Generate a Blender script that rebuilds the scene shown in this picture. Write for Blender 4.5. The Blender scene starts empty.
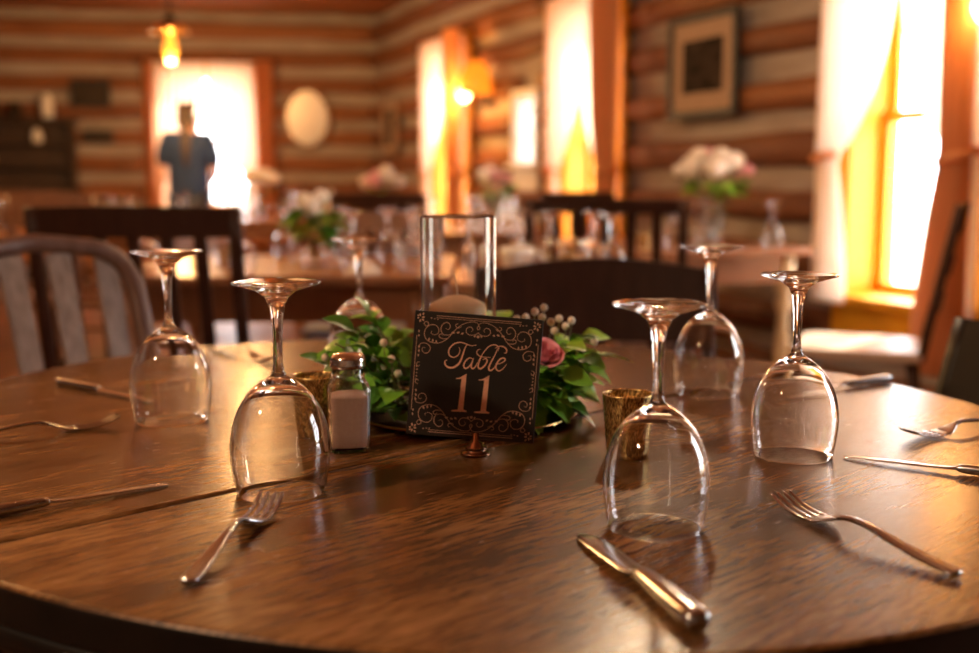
import bpy, bmesh, math, random
from mathutils import Vector, Matrix, Euler
random.seed(11)
PI = math.pi
SC = bpy.context.scene
COL = SC.collection

# ------------------------------------------------------------------ camera, world, sun, exposure
cam_d = bpy.data.cameras.new('camera'); cam = bpy.data.objects.new('camera', cam_d); COL.objects.link(cam)
cam.location = (0, 0, 1.046); cam.rotation_euler = (math.radians(90 - 7.5), 0, 0)
cam_d.sensor_width = 36.0; cam_d.lens = 36.0 * 1122 / 979; cam_d.clip_start = 0.02; cam_d.clip_end = 200
cam_d.dof.use_dof = True; cam_d.dof.focus_distance = 1.11; cam_d.dof.aperture_fstop = 2.9
SC.camera = cam
W = bpy.data.worlds.new('overcast_daylight'); SC.world = W; W.use_nodes = True
wb = W.node_tree.nodes['Background']; wb.inputs[0].default_value = (0.95, 0.97, 1.0, 1); wb.inputs[1].default_value = 10.0
sun_d = bpy.data.lights.new('sun', 'SUN'); sun = bpy.data.objects.new('sun', sun_d); COL.objects.link(sun)
sun_d.energy = 15.0; sun_d.angle = math.radians(4); sun_d.color = (1.0, 0.86, 0.66)
sun.location = (6, 8, 6); sun.rotation_euler = Vector((0.6, 0.7, 0.5)).to_track_quat('Z', 'Y').to_euler()
SC.view_settings.view_transform = 'Standard'; SC.view_settings.look = 'None'
SC.view_settings.exposure = 0.60; SC.view_settings.gamma = 1.0; SC.view_settings.use_curve_mapping = False
cy = SC.cycles
cy.max_bounces = 20; cy.transmission_bounces = 18; cy.glossy_bounces = 8; cy.diffuse_bounces = 4; cy.transparent_max_bounces = 16
cy.sample_clamp_indirect = 10.0; cy.use_denoising = True
WARM = (1.0, 0.71, 0.44)
AMBER = (1.0, 0.42, 0.08); BULB = (1.0, 0.53, 0.19)
LAMP_W = 85.0

# ------------------------------------------------------------------ materials
def mat(name, base, rough=0.5, metal=0.0, spec=0.5, trans=0.0, ior=1.45, emit=None, es=0.0, var=None, scale=8.0, stretch=(1, 1, 1), bump=0.0, coat=0.0, rot=0.0, detail=4.0, sub=0.0):
    m = bpy.data.materials.new(name); m.use_nodes = True
    nt = m.node_tree; b = nt.nodes['Principled BSDF']
    b.inputs['Base Color'].default_value = (*base, 1); b.inputs['Roughness'].default_value = rough
    b.inputs['Metallic'].default_value = metal; b.inputs['Specular IOR Level'].default_value = spec
    b.inputs['Transmission Weight'].default_value = trans; b.inputs['IOR'].default_value = ior
    b.inputs['Coat Weight'].default_value = coat; b.inputs['Coat Roughness'].default_value = 0.15
    if sub: b.inputs['Subsurface Weight'].default_value = sub; b.inputs['Subsurface Radius'].default_value = (0.01, 0.006, 0.003)
    if emit: b.inputs['Emission Color'].default_value = (*emit, 1); b.inputs['Emission Strength'].default_value = es
    if var or bump:
        tc = nt.nodes.new('ShaderNodeTexCoord'); mp = nt.nodes.new('ShaderNodeMapping')
        mp.inputs['Scale'].default_value = stretch; mp.inputs['Rotation'].default_value = (0, 0, rot)
        nz = nt.nodes.new('ShaderNodeTexNoise'); nz.inputs['Scale'].default_value = scale; nz.inputs['Detail'].default_value = detail
        nt.links.new(tc.outputs['Object'], mp.inputs[0]); nt.links.new(mp.outputs[0], nz.inputs['Vector'])
        if var:
            cr = nt.nodes.new('ShaderNodeValToRGB'); cr.color_ramp.elements[0].position = 0.32; cr.color_ramp.elements[1].position = 0.68
            cr.color_ramp.elements[0].color = (*base, 1); cr.color_ramp.elements[1].color = (*var, 1)
            nt.links.new(nz.outputs['Fac'], cr.inputs[0]); nt.links.new(cr.outputs[0], b.inputs['Base Color'])
        if bump:
            bp = nt.nodes.new('ShaderNodeBump'); bp.inputs['Strength'].default_value = bump; bp.inputs['Distance'].default_value = 0.01
            nt.links.new(nz.outputs['Fac'], bp.inputs['Height']); nt.links.new(bp.outputs[0], b.inputs['Normal'])
    return m

def table_wood():
    m = bpy.data.materials.new('table_wood'); m.use_nodes = True
    nt = m.node_tree; b = nt.nodes['Principled BSDF']; L = nt.links.new
    tc = nt.nodes.new('ShaderNodeTexCoord')
    mp = nt.nodes.new('ShaderNodeMapping'); mp.inputs['Rotation'].default_value = (0, 0, math.radians(-43.8)); mp.inputs['Scale'].default_value = (1.0, 1.0, 1.0)
    L(tc.outputs['Object'], mp.inputs[0])
    def noise(sc, st, det=5, dist=0.0):
        q = nt.nodes.new('ShaderNodeMapping'); q.inputs['Scale'].default_value = st; L(mp.outputs[0], q.inputs[0])
        n = nt.nodes.new('ShaderNodeTexNoise'); n.inputs['Scale'].default_value = sc; n.inputs['Detail'].default_value = det; n.inputs['Distortion'].default_value = dist
        L(q.outputs[0], n.inputs['Vector']); return n
    big = noise(3.0, (0.9, 3.2, 1), 6, 1.2); fine = noise(55.0, (0.55, 4.5, 1), 7, 0.5); dark = noise(11.0, (0.5, 4.5, 1), 8, 1.4)
    cr = nt.nodes.new('ShaderNodeValToRGB'); e = cr.color_ramp.elements
    e[0].position = 0.28; e[0].color = (0.085, 0.036, 0.012, 1); e[1].position = 0.72; e[1].color = (0.31, 0.155, 0.055, 1)
    x = cr.color_ramp.elements.new(0.5); x.color = (0.175, 0.079, 0.026, 1)
    L(big.outputs['Fac'], cr.inputs[0])
    cf = nt.nodes.new('ShaderNodeValToRGB'); cf.color_ramp.elements[0].position = 0.40; cf.color_ramp.elements[0].color = (0.44, 0.38, 0.33, 1)
    cf.color_ramp.elements[1].position = 0.57; cf.color_ramp.elements[1].color = (1.12, 1.10, 1.06, 1); L(fine.outputs['Fac'], cf.inputs[0])
    cd = nt.nodes.new('ShaderNodeValToRGB'); cd.color_ramp.elements[0].position = 0.30; cd.color_ramp.elements[0].color = (0.30, 0.22, 0.17, 1)
    cd.color_ramp.elements[1].position = 0.46; cd.color_ramp.elements[1].color = (1, 1, 1, 1); L(dark.outputs['Fac'], cd.inputs[0])
    m1 = nt.nodes.new('ShaderNodeMix'); m1.data_type = 'RGBA'; m1.blend_type = 'MULTIPLY'; m1.inputs[0].default_value = 0.8
    L(cr.outputs[0], m1.inputs[6]); L(cf.outputs[0], m1.inputs[7])
    m2 = nt.nodes.new('ShaderNodeMix'); m2.data_type = 'RGBA'; m2.blend_type = 'MULTIPLY'; m2.inputs[0].default_value = 0.8
    L(m1.outputs[2], m2.inputs[6]); L(cd.outputs[0], m2.inputs[7]); L(m2.outputs[2], b.inputs['Base Color'])
    rr = nt.nodes.new('ShaderNodeMapRange'); rr.inputs[3].default_value = 0.21; rr.inputs[4].default_value = 0.30; L(fine.outputs['Fac'], rr.inputs[0]); L(rr.outputs[0], b.inputs['Roughness'])
    bp = nt.nodes.new('ShaderNodeBump'); bp.inputs['Strength'].default_value = 0.03; bp.inputs['Distance'].default_value = 0.001
    L(fine.outputs['Fac'], bp.inputs['Height']); L(bp.outputs[0], b.inputs['Normal'])
    b.inputs['Specular IOR Level'].default_value = 0.4
    return m

def pane_mat():
    m = bpy.data.materials.new('window_glass'); m.use_nodes = True; nt = m.node_tree; nt.nodes.clear()
    o = nt.nodes.new('ShaderNodeOutputMaterial'); t = nt.nodes.new('ShaderNodeBsdfTransparent'); g = nt.nodes.new('ShaderNodeBsdfGlossy'); g.inputs['Roughness'].default_value = 0.02
    mx = nt.nodes.new('ShaderNodeMixShader'); mx.inputs[0].default_value = 0.06
    nt.links.new(t.outputs[0], mx.inputs[1]); nt.links.new(g.outputs[0], mx.inputs[2]); nt.links.new(mx.outputs[0], o.inputs[0])
    return m

def cloth_mat(name, c, transl):
    m = bpy.data.materials.new(name); m.use_nodes = True; nt = m.node_tree; nt.nodes.clear()
    o = nt.nodes.new('ShaderNodeOutputMaterial'); d = nt.nodes.new('ShaderNodeBsdfDiffuse'); t = nt.nodes.new('ShaderNodeBsdfTranslucent'); mx = nt.nodes.new('ShaderNodeMixShader')
    d.inputs[0].default_value = (*c, 1); t.inputs[0].default_value = (*c, 1); mx.inputs[0].default_value = transl
    tc = nt.nodes.new('ShaderNodeTexCoord'); nz = nt.nodes.new('ShaderNodeTexNoise'); nz.inputs['Scale'].default_value = 240; bp = nt.nodes.new('ShaderNodeBump'); bp.inputs['Strength'].default_value = 0.1
    nt.links.new(tc.outputs['Object'], nz.inputs['Vector']); nt.links.new(nz.outputs['Fac'], bp.inputs['Height']); nt.links.new(bp.outputs[0], d.inputs['Normal'])
    nt.links.new(d.outputs[0], mx.inputs[1]); nt.links.new(t.outputs[0], mx.inputs[2]); nt.links.new(mx.outputs[0], o.inputs[0])
    return m

def mercury_mat():
    m = bpy.data.materials.new('mercury_gold'); m.use_nodes = True; nt = m.node_tree; b = nt.nodes['Principled BSDF']; L = nt.links.new
    tc = nt.nodes.new('ShaderNodeTexCoord'); mp = nt.nodes.new('ShaderNodeMapping'); mp.inputs['Scale'].default_value = (1, 1, 0.28); L(tc.outputs['Object'], mp.inputs[0])
    n = nt.nodes.new('ShaderNodeTexNoise'); n.inputs['Scale'].default_value = 700; n.inputs['Detail'].default_value = 3; L(mp.outputs[0], n.inputs['Vector'])
    cr = nt.nodes.new('ShaderNodeValToRGB'); cr.color_ramp.elements[0].position = 0.42; cr.color_ramp.elements[0].color = (0.20, 0.10, 0.022, 1)
    cr.color_ramp.elements[1].position = 0.58; cr.color_ramp.elements[1].color = (0.95, 0.66, 0.26, 1); L(n.outputs['Fac'], cr.inputs[0]); L(cr.outputs[0], b.inputs['Base Color'])
    b.inputs['Metallic'].default_value = 0.85; b.inputs['Roughness'].default_value = 0.2
    bp = nt.nodes.new('ShaderNodeBump'); bp.inputs['Strength'].default_value = 0.35; bp.inputs['Distance'].default_value = 0.001; L(n.outputs['Fac'], bp.inputs['Height']); L(bp.outputs[0], b.inputs['Normal'])
    return m

M = {}
M['table'] = table_wood()
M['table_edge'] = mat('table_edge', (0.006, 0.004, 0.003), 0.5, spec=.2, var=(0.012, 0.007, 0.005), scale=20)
M['glass'] = mat('clear_glass', (1, 1, 1), 0.0, trans=1.0, ior=1.47)
M['pane'] = pane_mat()
M['silver'] = mat('steel', (0.50, 0.50, 0.51), 0.2, 1.0, bump=0.03, scale=60)
M['chrome'] = mat('chrome', (0.75, 0.72, 0.68), 0.12, 1.0, bump=0.03, scale=40)
M['bronze'] = mat('bronze', (0.40, 0.22, 0.13), 0.2, 1.0, var=(0.24, 0.13, 0.08), scale=120)
M['salt'] = mat('salt', (0.95, 0.68, 0.55), 0.9, var=(0.90, 0.60, 0.47), scale=300)
M['wax'] = mat('wax', (0.88, 0.56, 0.31), 0.45, var=(0.82, 0.50, 0.26), scale=30, sub=0.3)
M['wick'] = mat('wick', (0.85, 0.78, 0.70), 0.9, var=(0.7, 0.6, 0.5), scale=200)
M['mercury'] = mercury_mat()
M['gold'] = mat('gold_rim', (0.80, 0.50, 0.20), 0.22, 1.0, bump=0.02, scale=80)
M['plate'] = mat('dark_plate', (0.03, 0.02, 0.014), 0.6, spec=0.2, var=(0.04, 0.026, 0.018), scale=30)
M['board'] = mat('chalkboard', (0.012, 0.011, 0.011), 0.42, var=(0.022, 0.019, 0.017), scale=14)
M['print'] = mat('rose_gold_print', (0.88, 0.48, 0.33), 0.5, var=(0.74, 0.38, 0.25), scale=500)
M['print_fine'] = mat('faded_gold_print', (0.66, 0.39, 0.27), 0.5, var=(0.52, 0.30, 0.20), scale=400)
GREENS = [mat('leaf_green', (0.12, 0.34, 0.026), 0.36, var=(0.19, 0.44, 0.04), scale=40, spec=0.5),
          mat('leaf_dark', (0.05, 0.18, 0.018), 0.34, var=(0.085, 0.25, 0.028), scale=40),
          mat('leaf_lime', (0.36, 0.58, 0.06), 0.40, var=(0.25, 0.46, 0.05), scale=40)]
M['stem'] = mat('stem_green', (0.10, 0.14, 0.03), 0.5, var=(0.16, 0.12, 0.05), scale=60)
M['rose'] = mat('rose_pink', (0.80, 0.27, 0.34), 0.55, var=(0.88, 0.42, 0.47), scale=60, sub=0.15)
M['bud'] = mat('bud_cream', (0.85, 0.74, 0.60), 0.5, var=(0.70, 0.55, 0.42), scale=90)
M['chair_grey'] = mat('worn_chair_wood', (0.10, 0.046, 0.03), 0.36, var=(0.15, 0.08, 0.058), scale=14, stretch=(3, 3, .6), bump=0.1)
M['slat_sheen'] = mat('sheen_slat_wood', (0.17, 0.115, 0.09), 0.34, var=(0.27, 0.21, 0.18), scale=22, stretch=(3, 3, .5), bump=0.1)  # slats paler and greyer than the frame: window sheen painted into the colour
M['chair_dark'] = mat('dark_stained_wood', (0.030, 0.010, 0.006), 0.5, spec=0.25, var=(0.045, 0.016, 0.009), scale=12, stretch=(4, 4, .6))
M['chair_black'] = mat('black_stained_wood', (0.011, 0.008, 0.007), 0.45, var=(0.02, 0.014, 0.011), scale=12)
M['chair_mid'] = mat('brown_stained_wood', (0.12, 0.052, 0.026), 0.36, var=(0.18, 0.08, 0.04), scale=12)
M['seat_pale'] = mat('pale_seat', (0.55, 0.42, 0.33), 0.4, var=(0.45, 0.33, 0.25), scale=10)
M['cushion'] = mat('blue_grey_cushion', (0.30, 0.33, 0.40), 0.8, var=(0.24, 0.27, 0.34), scale=30)
M['bg_table'] = mat('reddish_table_wood', (0.24, 0.095, 0.042), 0.3, var=(0.32, 0.14, 0.065), scale=6, stretch=(1, 6, 1))
M['cream'] = mat('cream_paint', (0.78, 0.62, 0.38), 0.45, var=(0.72, 0.55, 0.32), scale=9)
LOGS = [mat('hewn_log_a', (0.19, 0.064, 0.024), 0.65, var=(0.28, 0.115, 0.045), scale=5, stretch=(.6, 3, 4), bump=0.5),
        mat('hewn_log_b', (0.13, 0.046, 0.021), 0.65, var=(0.21, 0.08, 0.033), scale=5, stretch=(.6, 3, 4), bump=0.5),
        mat('hewn_log_c', (0.24, 0.088, 0.031), 0.65, var=(0.17, 0.065, 0.026), scale=5, stretch=(.6, 3, 4), bump=0.5)]
M['chink'] = mat('mortar_chinking', (0.40, 0.345, 0.305), 0.9, var=(0.28, 0.235, 0.205), scale=4, stretch=(.6, 1, 3), bump=0.4)
CEIL = [mat('ceiling_board_a', (0.26, 0.085, 0.030), 0.5, var=(0.34, 0.12, 0.045), scale=4, stretch=(.5, 4, 1)),
        mat('ceiling_board_b', (0.20, 0.065, 0.025), 0.5, var=(0.28, 0.10, 0.038), scale=4, stretch=(.5, 4, 1))]
FLOOR = [mat('floor_board_a', (0.17, 0.065, 0.032), 0.4, var=(0.24, 0.10, 0.05), scale=4, stretch=(4, .5, 1)),
         mat('floor_board_b', (0.13, 0.05, 0.026), 0.4, var=(0.19, 0.08, 0.04), scale=4, stretch=(4, .5, 1))]
M['yellow'] = mat('yellow_paint', (0.78, 0.36, 0.012), 0.45, var=(0.72, 0.31, 0.01), scale=6)
M['sheer'] = cloth_mat('sheer_curtain', (0.93, 0.86, 0.78), 0.6)
M['sheer_warm'] = cloth_mat('warm_sheer_curtain', (0.93, 0.76, 0.60), 0.65)
M['peach'] = cloth_mat('peach_curtain', (0.80, 0.42, 0.22), 0.5)
M['frame_dark'] = mat('dark_frame', (0.018, 0.020, 0.026), 0.45, spec=.3, var=(0.03, 0.032, 0.04), scale=20)
M['matboard'] = mat('mat_board', (0.42, 0.30, 0.23), 0.7, spec=.2, var=(0.38, 0.27, 0.20), scale=10)
M['print_dark'] = mat('landscape_print', (0.008, 0.007, 0.007), 0.8, spec=.1, var=(0.06, 0.042, 0.032), scale=9, stretch=(1, 1, 2.2))
M['paper_white'] = mat('white_paper', (0.85, 0.83, 0.80), 0.6, var=(0.78, 0.76, 0.72), scale=10)
M['mirror'] = mat('mirror_glass', (0.36, 0.30, 0.25), 0.25, 1.0, bump=0.01, scale=4)
M['mirror_frame'] = mat('mirror_frame', (0.20, 0.09, 0.04), 0.4, var=(0.28, 0.14, 0.06), scale=10)
M['iron'] = mat('dark_iron', (0.03, 0.022, 0.018), 0.4, 0.8, var=(0.05, 0.035, 0.025), scale=30)
M['brass'] = mat('aged_brass', (0.75, 0.42, 0.14), 0.28, 1.0, var=(0.55, 0.28, 0.09), scale=20)
M['amber'] = mat('amber_glass', (0.95, 0.45, 0.06), 0.25, trans=0.6, emit=(1.0, 0.36, 0.03), es=0.35, var=(0.9, 0.4, 0.05), scale=12)
M['bulb'] = mat('lit_bulb', (1, 0.75, 0.4), 0.3, emit=(1.0, 0.60, 0.22), es=22.0, bump=0.01)
M['bulb_glass'] = mat('amber_bulb', (1.0, 0.5, 0.1), 0.3, emit=(1.0, 0.38, 0.04), es=1.1, bump=0.01)
M['skin'] = mat('skin', (0.55, 0.27, 0.18), 0.55, var=(0.60, 0.31, 0.21), scale=10)
M['hair'] = mat('brown_hair', (0.03, 0.016, 0.010), 0.5, var=(0.05, 0.026, 0.014), scale=60, stretch=(1, 1, .1))
M['navy'] = mat('navy_cotton', (0.007, 0.020, 0.068), 0.85, var=(0.010, 0.027, 0.085), scale=30)
M['denim'] = mat('grey_denim', (0.07, 0.075, 0.10), 0.85, var=(0.05, 0.055, 0.08), scale=50)
M['shoe'] = mat('black_shoe', (0.02, 0.02, 0.02), 0.5, var=(0.03, 0.03, 0.03), scale=30)
M['petal_white'] = mat('white_petals', (0.95, 0.92, 0.86), 0.6, var=(0.92, 0.84, 0.78), scale=30)
M['petal_pink'] = mat('pink_petals', (0.88, 0.38, 0.50), 0.6, var=(0.93, 0.62, 0.68), scale=30)
M['petal_red'] = mat('coral_petals', (0.75, 0.14, 0.16), 0.6, var=(0.80, 0.25, 0.25), scale=30)
M['linen'] = mat('white_linen', (0.80, 0.74, 0.68), 0.85, var=(0.74, 0.68, 0.62), scale=60, bump=0.1)
M['ceramic'] = mat('white_ceramic', (0.82, 0.80, 0.76), 0.2, var=(0.78, 0.76, 0.72), scale=10)
M['red_cloth'] = mat('coral_napkin', (0.72, 0.14, 0.16), 0.85, var=(0.62, 0.10, 0.12), scale=40)
M['hutch'] = mat('hutch_wood', (0.035, 0.018, 0.012), 0.5, var=(0.055, 0.028, 0.017), scale=8)
M['ground'] = mat('pale_gravel', (0.62, 0.58, 0.50), 0.95, var=(0.52, 0.50, 0.42), scale=3)

# ------------------------------------------------------------------ mesh helpers
def mesh(name, vs, fs, smooth=True):
    me = bpy.data.meshes.new(name); me.from_pydata([tuple(v) for v in vs], [], fs); me.update()
    if smooth:
        for p in me.polygons: p.use_smooth = True
    return me
def link(name, me, m=None, parent=None, loc=None, rot=None):
    o = bpy.data.objects.new(name, me); COL.objects.link(o)
    if m is not None and me is not None and len(me.materials) == 0: me.materials.append(m)
    if parent: o.parent = parent
    if loc is not None: o.location = loc
    if rot is not None: o.rotation_euler = rot
    return o
def tag(o, label, cat, group=None, kind=None):
    if label: o['label'] = label
    if cat: o['category'] = cat
    if group: o['group'] = group
    if kind: o['kind'] = kind
    return o
def thing(name, label, cat, loc=(0, 0, 0), rz=0.0, group=None):
    o = bpy.data.objects.new(name, None); COL.objects.link(o); o.location = loc; o.rotation_euler = (0, 0, rz); o.empty_display_size = 0.05
    return tag(o, label, cat, group)
def struct(o): o['kind'] = 'structure'; return o
def dup(root, loc, rz, label, group=None, scale=None):
    r = root.copy(); COL.objects.link(r); r.location = loc; r.rotation_euler = (0, 0, rz); r['label'] = label
    if group: r['group'] = group
    if scale: r.scale = (scale,) * 3
    for ch in list(root.children):
        c = ch.copy(); COL.objects.link(c); c.parent = r
        for g in list(ch.children):
            d = g.copy(); COL.objects.link(d); d.parent = c
    return r
def support(prof, e=.0015):
    out = [prof[0]]
    for p, q in zip(prof[:-1], prof[1:]):
        l = math.hypot(q[0] - p[0], q[1] - p[1])
        if l > .012:
            out += [(p[0] + (q[0] - p[0]) * e / l, p[1] + (q[1] - p[1]) * e / l), (q[0] - (q[0] - p[0]) * e / l, q[1] - (q[1] - p[1]) * e / l)]
        out.append(q)
    return out
def lathe(prof, n=48, name='lathe', smooth=True, center=(0, 0, 0)):
    vs, fs, ring = [], [], []
    for r, z in prof:
        if r < 1e-6: ring.append([len(vs)]); vs.append((center[0], center[1], center[2] + z))
        else:
            ring.append(list(range(len(vs), len(vs) + n)))
            vs += [(center[0] + r * math.cos(2 * PI * k / n), center[1] + r * math.sin(2 * PI * k / n), center[2] + z) for k in range(n)]
    for a, b in zip(ring[:-1], ring[1:]):
        for k in range(n):
            k2 = (k + 1) % n
            if len(a) == 1 and len(b) == 1: continue
            if len(a) == 1: fs.append((a[0], b[k], b[k2]))
            elif len(b) == 1: fs.append((a[k], b[0], a[k2]))
            else: fs.append((a[k], b[k], b[k2], a[k2]))
    return mesh(name, vs, fs, smooth)
def boxes(lst, name='box', bev=0.0, seg=2):
    bm = bmesh.new()
    for x0, x1, y0, y1, z0, z1 in lst:
        t = bmesh.new(); bmesh.ops.create_cube(t, size=1.0)
        for v in t.verts: v.co = Vector(((x0 + x1) / 2 + v.co.x * (x1 - x0), (y0 + y1) / 2 + v.co.y * (y1 - y0), (z0 + z1) / 2 + v.co.z * (z1 - z0)))
        if bev: bmesh.ops.bevel(t, geom=t.edges[:], offset=bev, segments=seg, profile=0.5, affect='EDGES')
        tm = bpy.data.meshes.new('t'); t.to_mesh(tm); t.free(); bm.from_mesh(tm); bpy.data.meshes.remove(tm)
    me = bpy.data.meshes.new(name); bm.to_mesh(me); bm.free()
    return me
def box(x0, x1, y0, y1, z0, z1, bev=0.0, seg=2): return boxes([(x0, x1, y0, y1, z0, z1)], 'box', bev, seg)
def crm(pts, n=8):
    P = [Vector(p) for p in pts]; P = [2 * P[0] - P[1]] + P + [2 * P[-1] - P[-2]]; out = []
    for i in range(1, len(P) - 2):
        for k in range(n):
            t = k / n; a, b, c, d = P[i - 1:i + 3]
            out.append(0.5 * ((2 * b) + (c - a) * t + (2 * a - 5 * b + 4 * c - d) * t * t + (3 * b - a - 3 * c + d) * t ** 3))
    out.append(P[-2]); return out
def sweep(path, wid, thk, up=(0, 0, 1), n=4, name='sweep', power=2.0, flat=False):
    """closed tube along path; wid/thk are half sizes (float or list); superelliptic section"""
    P = [Vector(p) for p in path]; N = len(P); vs, fs = [], []; up = Vector(up)
    for i, p in enumerate(P):
        t = (P[min(i + 1, N - 1)] - P[max(i - 1, 0)]).normalized()
        s = t.cross(up)
        if s.length < 1e-4: s = t.cross(Vector((1, 0, 0)))
        s.normalize(); u = s.cross(t).normalized()
        w = wid[i] if hasattr(wid, '__len__') else wid; h = thk[i] if hasattr(thk, '__len__') else thk
        for k in range(n):
            a = 2 * PI * (k + 0.5) / n; c, d = math.cos(a), math.sin(a)
            c = math.copysign(abs(c) ** (2 / power), c); d = math.copysign(abs(d) ** (2 / power), d)
            vs.append(p + s * (w * c) + u * (h * d))
    for i in range(N - 1):
        for k in range(n): fs.append((i * n + k, (i + 1) * n + k, (i + 1) * n + (k + 1) % n, i * n + (k + 1) % n))
    fs.append(tuple(range(n))); fs.append(tuple(range((N - 1) * n, N * n))[::-1])
    me = mesh(name, vs, fs, not flat); fixn(me); return me
def fixn(me):
    bm = bmesh.new(); bm.from_mesh(me); bmesh.ops.recalc_face_normals(bm, faces=bm.faces[:]); bm.to_mesh(me); bm.free()
    return me
def tube(path, r, n=8, name='tube'): return sweep(path, r, r, n=n, name=name)
def join(ms, name='joined'):
    bm = bmesh.new()
    for m in ms: bm.from_mesh(m)
    me = bpy.data.meshes.new(name); bm.to_mesh(me); bm.free()
    for p in me.polygons: p.use_smooth = ms[0].polygons[0].use_smooth
    return me
def xf(me, mtx): me.transform(mtx); return me
def slab(outline, z0, z1, bev=0.0, seg=3, name='slab'):
    bm = bmesh.new(); vs = [bm.verts.new((x, y, z1)) for x, y in outline]; f = bm.faces.new(vs); bmesh.ops.recalc_face_normals(bm, faces=[f])
    r = bmesh.ops.extrude_face_region(bm, geom=[f]); nv = [v for v in r['geom'] if isinstance(v, bmesh.types.BMVert)]
    for v in nv: v.co.z = z0
    bmesh.ops.recalc_face_normals(bm, faces=bm.faces[:])
    if bev:
        ed = [e for e in bm.edges if abs(e.verts[0].co.z - e.verts[1].co.z) < 1e-6]
        bmesh.ops.bevel(bm, geom=ed, offset=bev, segments=seg, profile=0.5, affect='EDGES')
    me = bpy.data.meshes.new(name); bm.to_mesh(me); bm.free(); return me
def facing(dx, dy): return math.atan2(-dx, dy)

# ------------------------------------------------------------------ the room
SIDE_O = Vector((-1.21, 12.0, 0)); SIDE_E = Vector((0.379, -0.9254, 0)).normalized()
SIDE_RZ = math.atan2(SIDE_E.y, SIDE_E.x); SIDE_N = Vector((-SIDE_E.y, SIDE_E.x, 0))       # SIDE_N points outdoors
BACK_E = Vector((0.988, 0.156, 0)).normalized(); BACK_L = 8.0; BACK_O = SIDE_O - BACK_E * BACK_L
BACK_RZ = math.atan2(BACK_E.y, BACK_E.x); BACK_N = Vector((-BACK_E.y, BACK_E.x, 0))
CEIL_Z = 2.72; LOG_P = 0.272
def wall_pt(o, e, n, x, y, z): return o + e * x + n * y + Vector((0, 0, z))
def side(x, y=0.0, z=0.0): return wall_pt(SIDE_O, SIDE_E, SIDE_N, x, y, z)
def back(x, y=0.0, z=0.0): return wall_pt(BACK_O, BACK_E, BACK_N, x, y, z)

def build_wall(name, o, rz, length, wins, x0=0.0, logs=True):
    cuts = sorted(wins); b = []; x = x0
    for (a, c, z0, z1) in cuts:
        b.append((x, a, 0.03, 0.22, -.15, CEIL_Z + 0.15)); b.append((a, c, 0.03, 0.22, -.15, z0)); b.append((a, c, 0.03, 0.22, z1, CEIL_Z + 0.15)); x = c
    b.append((x, length, 0.03, 0.22, -.15, CEIL_Z + 0.15))
    w = struct(link(name, boxes(b, name), M['chink'], None, o, (0, 0, rz)))
    if not logs: return w
    for r in range(10):
        zc = r * LOG_P + 0.10; h = 0.086 + random.uniform(-0.008, 0.010)
        segs = []; x = x0
        for (a, c, z0, z1) in cuts:
            if zc + h > z0 and zc - h < z1: segs.append((x, a)); x = c
        segs.append((x, length))
        for a, c in segs:
            n = max(4, int((c - a) / 0.45)); path, wd, th = [], [], []
            for k in range(n + 1):
                path.append((a + (c - a) * k / n, 0.10 + random.uniform(-0.008, 0.008), zc + random.uniform(-0.010, 0.010)))
                wd.append(0.135 + random.uniform(-0.006, 0.01)); th.append(h + random.uniform(-0.009, 0.009))
            link('log', sweep(path, wd, th, n=10, power=3.2, name='log'), random.choice(LOGS), w)
    return w

WZ0, WZ1 = 0.50, 2.14
W3, W2, W1 = (2.00, 2.80), (4.62, 5.38), (7.48, 8.24); WS = (3.80, 4.18)
BW = (8.0 - 2.16, 8.0 - 1.26)      # back window in back-wall coordinates
build_wall('wall_back', BACK_O, BACK_RZ, BACK_L + 0.25, [(BW[0], BW[1], 0.72, 2.14)])
build_wall('wall_right', SIDE_O, SIDE_RZ, 17.0, [(*W3, WZ0, WZ1), (*WS, 1.12, 1.66), (*W2, WZ0, WZ1), (*W1, WZ0, WZ1), (10.3, 11.3, WZ0, WZ1)], x0=-0.25)
lw_o = BACK_O; lw_e = Vector((0.0, -1, 0)); 
build_wall('wall_left', BACK_O + Vector((-0.03, 0.25, 0)), -PI / 2 + PI, 0.02, [], x0=-14.5, logs=False)
build_wall('wall_front', Vector((6.0, -3.3, 0)), PI, 15.5, [], logs=False)
# corner post where the two log walls meet
def side_x(y): return -1.21 + 0.4096 * (12.0 - y) + 0.12          # x inside the right wall at depth y
def back_y(x): return 12.0 + 0.1579 * (x + 1.21) + 0.12
def room_y(x): return min(back_y(x), 12.0 - (x + 1.33) / 0.4096 + 0.0)
RX0, RY0 = -9.1, -3.4
fl = struct(link('floor', slab([(RX0, RY0), (side_x(RY0), RY0), (-1.1, 12.15), (RX0, back_y(RX0))], -0.12, -0.02), M['table_edge']))
x = RX0; i = 0
while x < side_x(RY0) - .2:
    a, c = room_y(x), room_y(x + .176)
    link('plank', slab([(x, RY0), (x + .176, RY0), (x + .176, max(c, RY0 + .01)), (x, a)], -0.02, 0.0), FLOOR[i % 2], fl); x += 0.18; i += 1
ce = struct(link('ceiling', slab([(RX0, RY0), (side_x(RY0) + .1, RY0), (-1.0, 12.2), (RX0, back_y(RX0) + .1)], CEIL_Z + 0.02, CEIL_Z + 0.12), M['table_edge']))
y = RY0; i = 0
while y < 12.0:
    z = CEIL_Z + random.uniform(-0.002, 0.004); xl = RX0 if y + .21 < back_y(RX0) else -1.21 + (y + .21 - 12.12) / 0.1579
    if xl < side_x(y + .21) - .1: link('plank', slab([(xl, y), (side_x(y), y), (side_x(y + .21), y + .21), (xl, y + .21)], z, CEIL_Z + 0.02), CEIL[(i * 7 // 3) % 2], ce)
    y += 0.218; i += 1
gr = struct(link('ground_outside', box(-60, 60, -40, 80, -0.45, -0.40), M['ground']))

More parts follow.
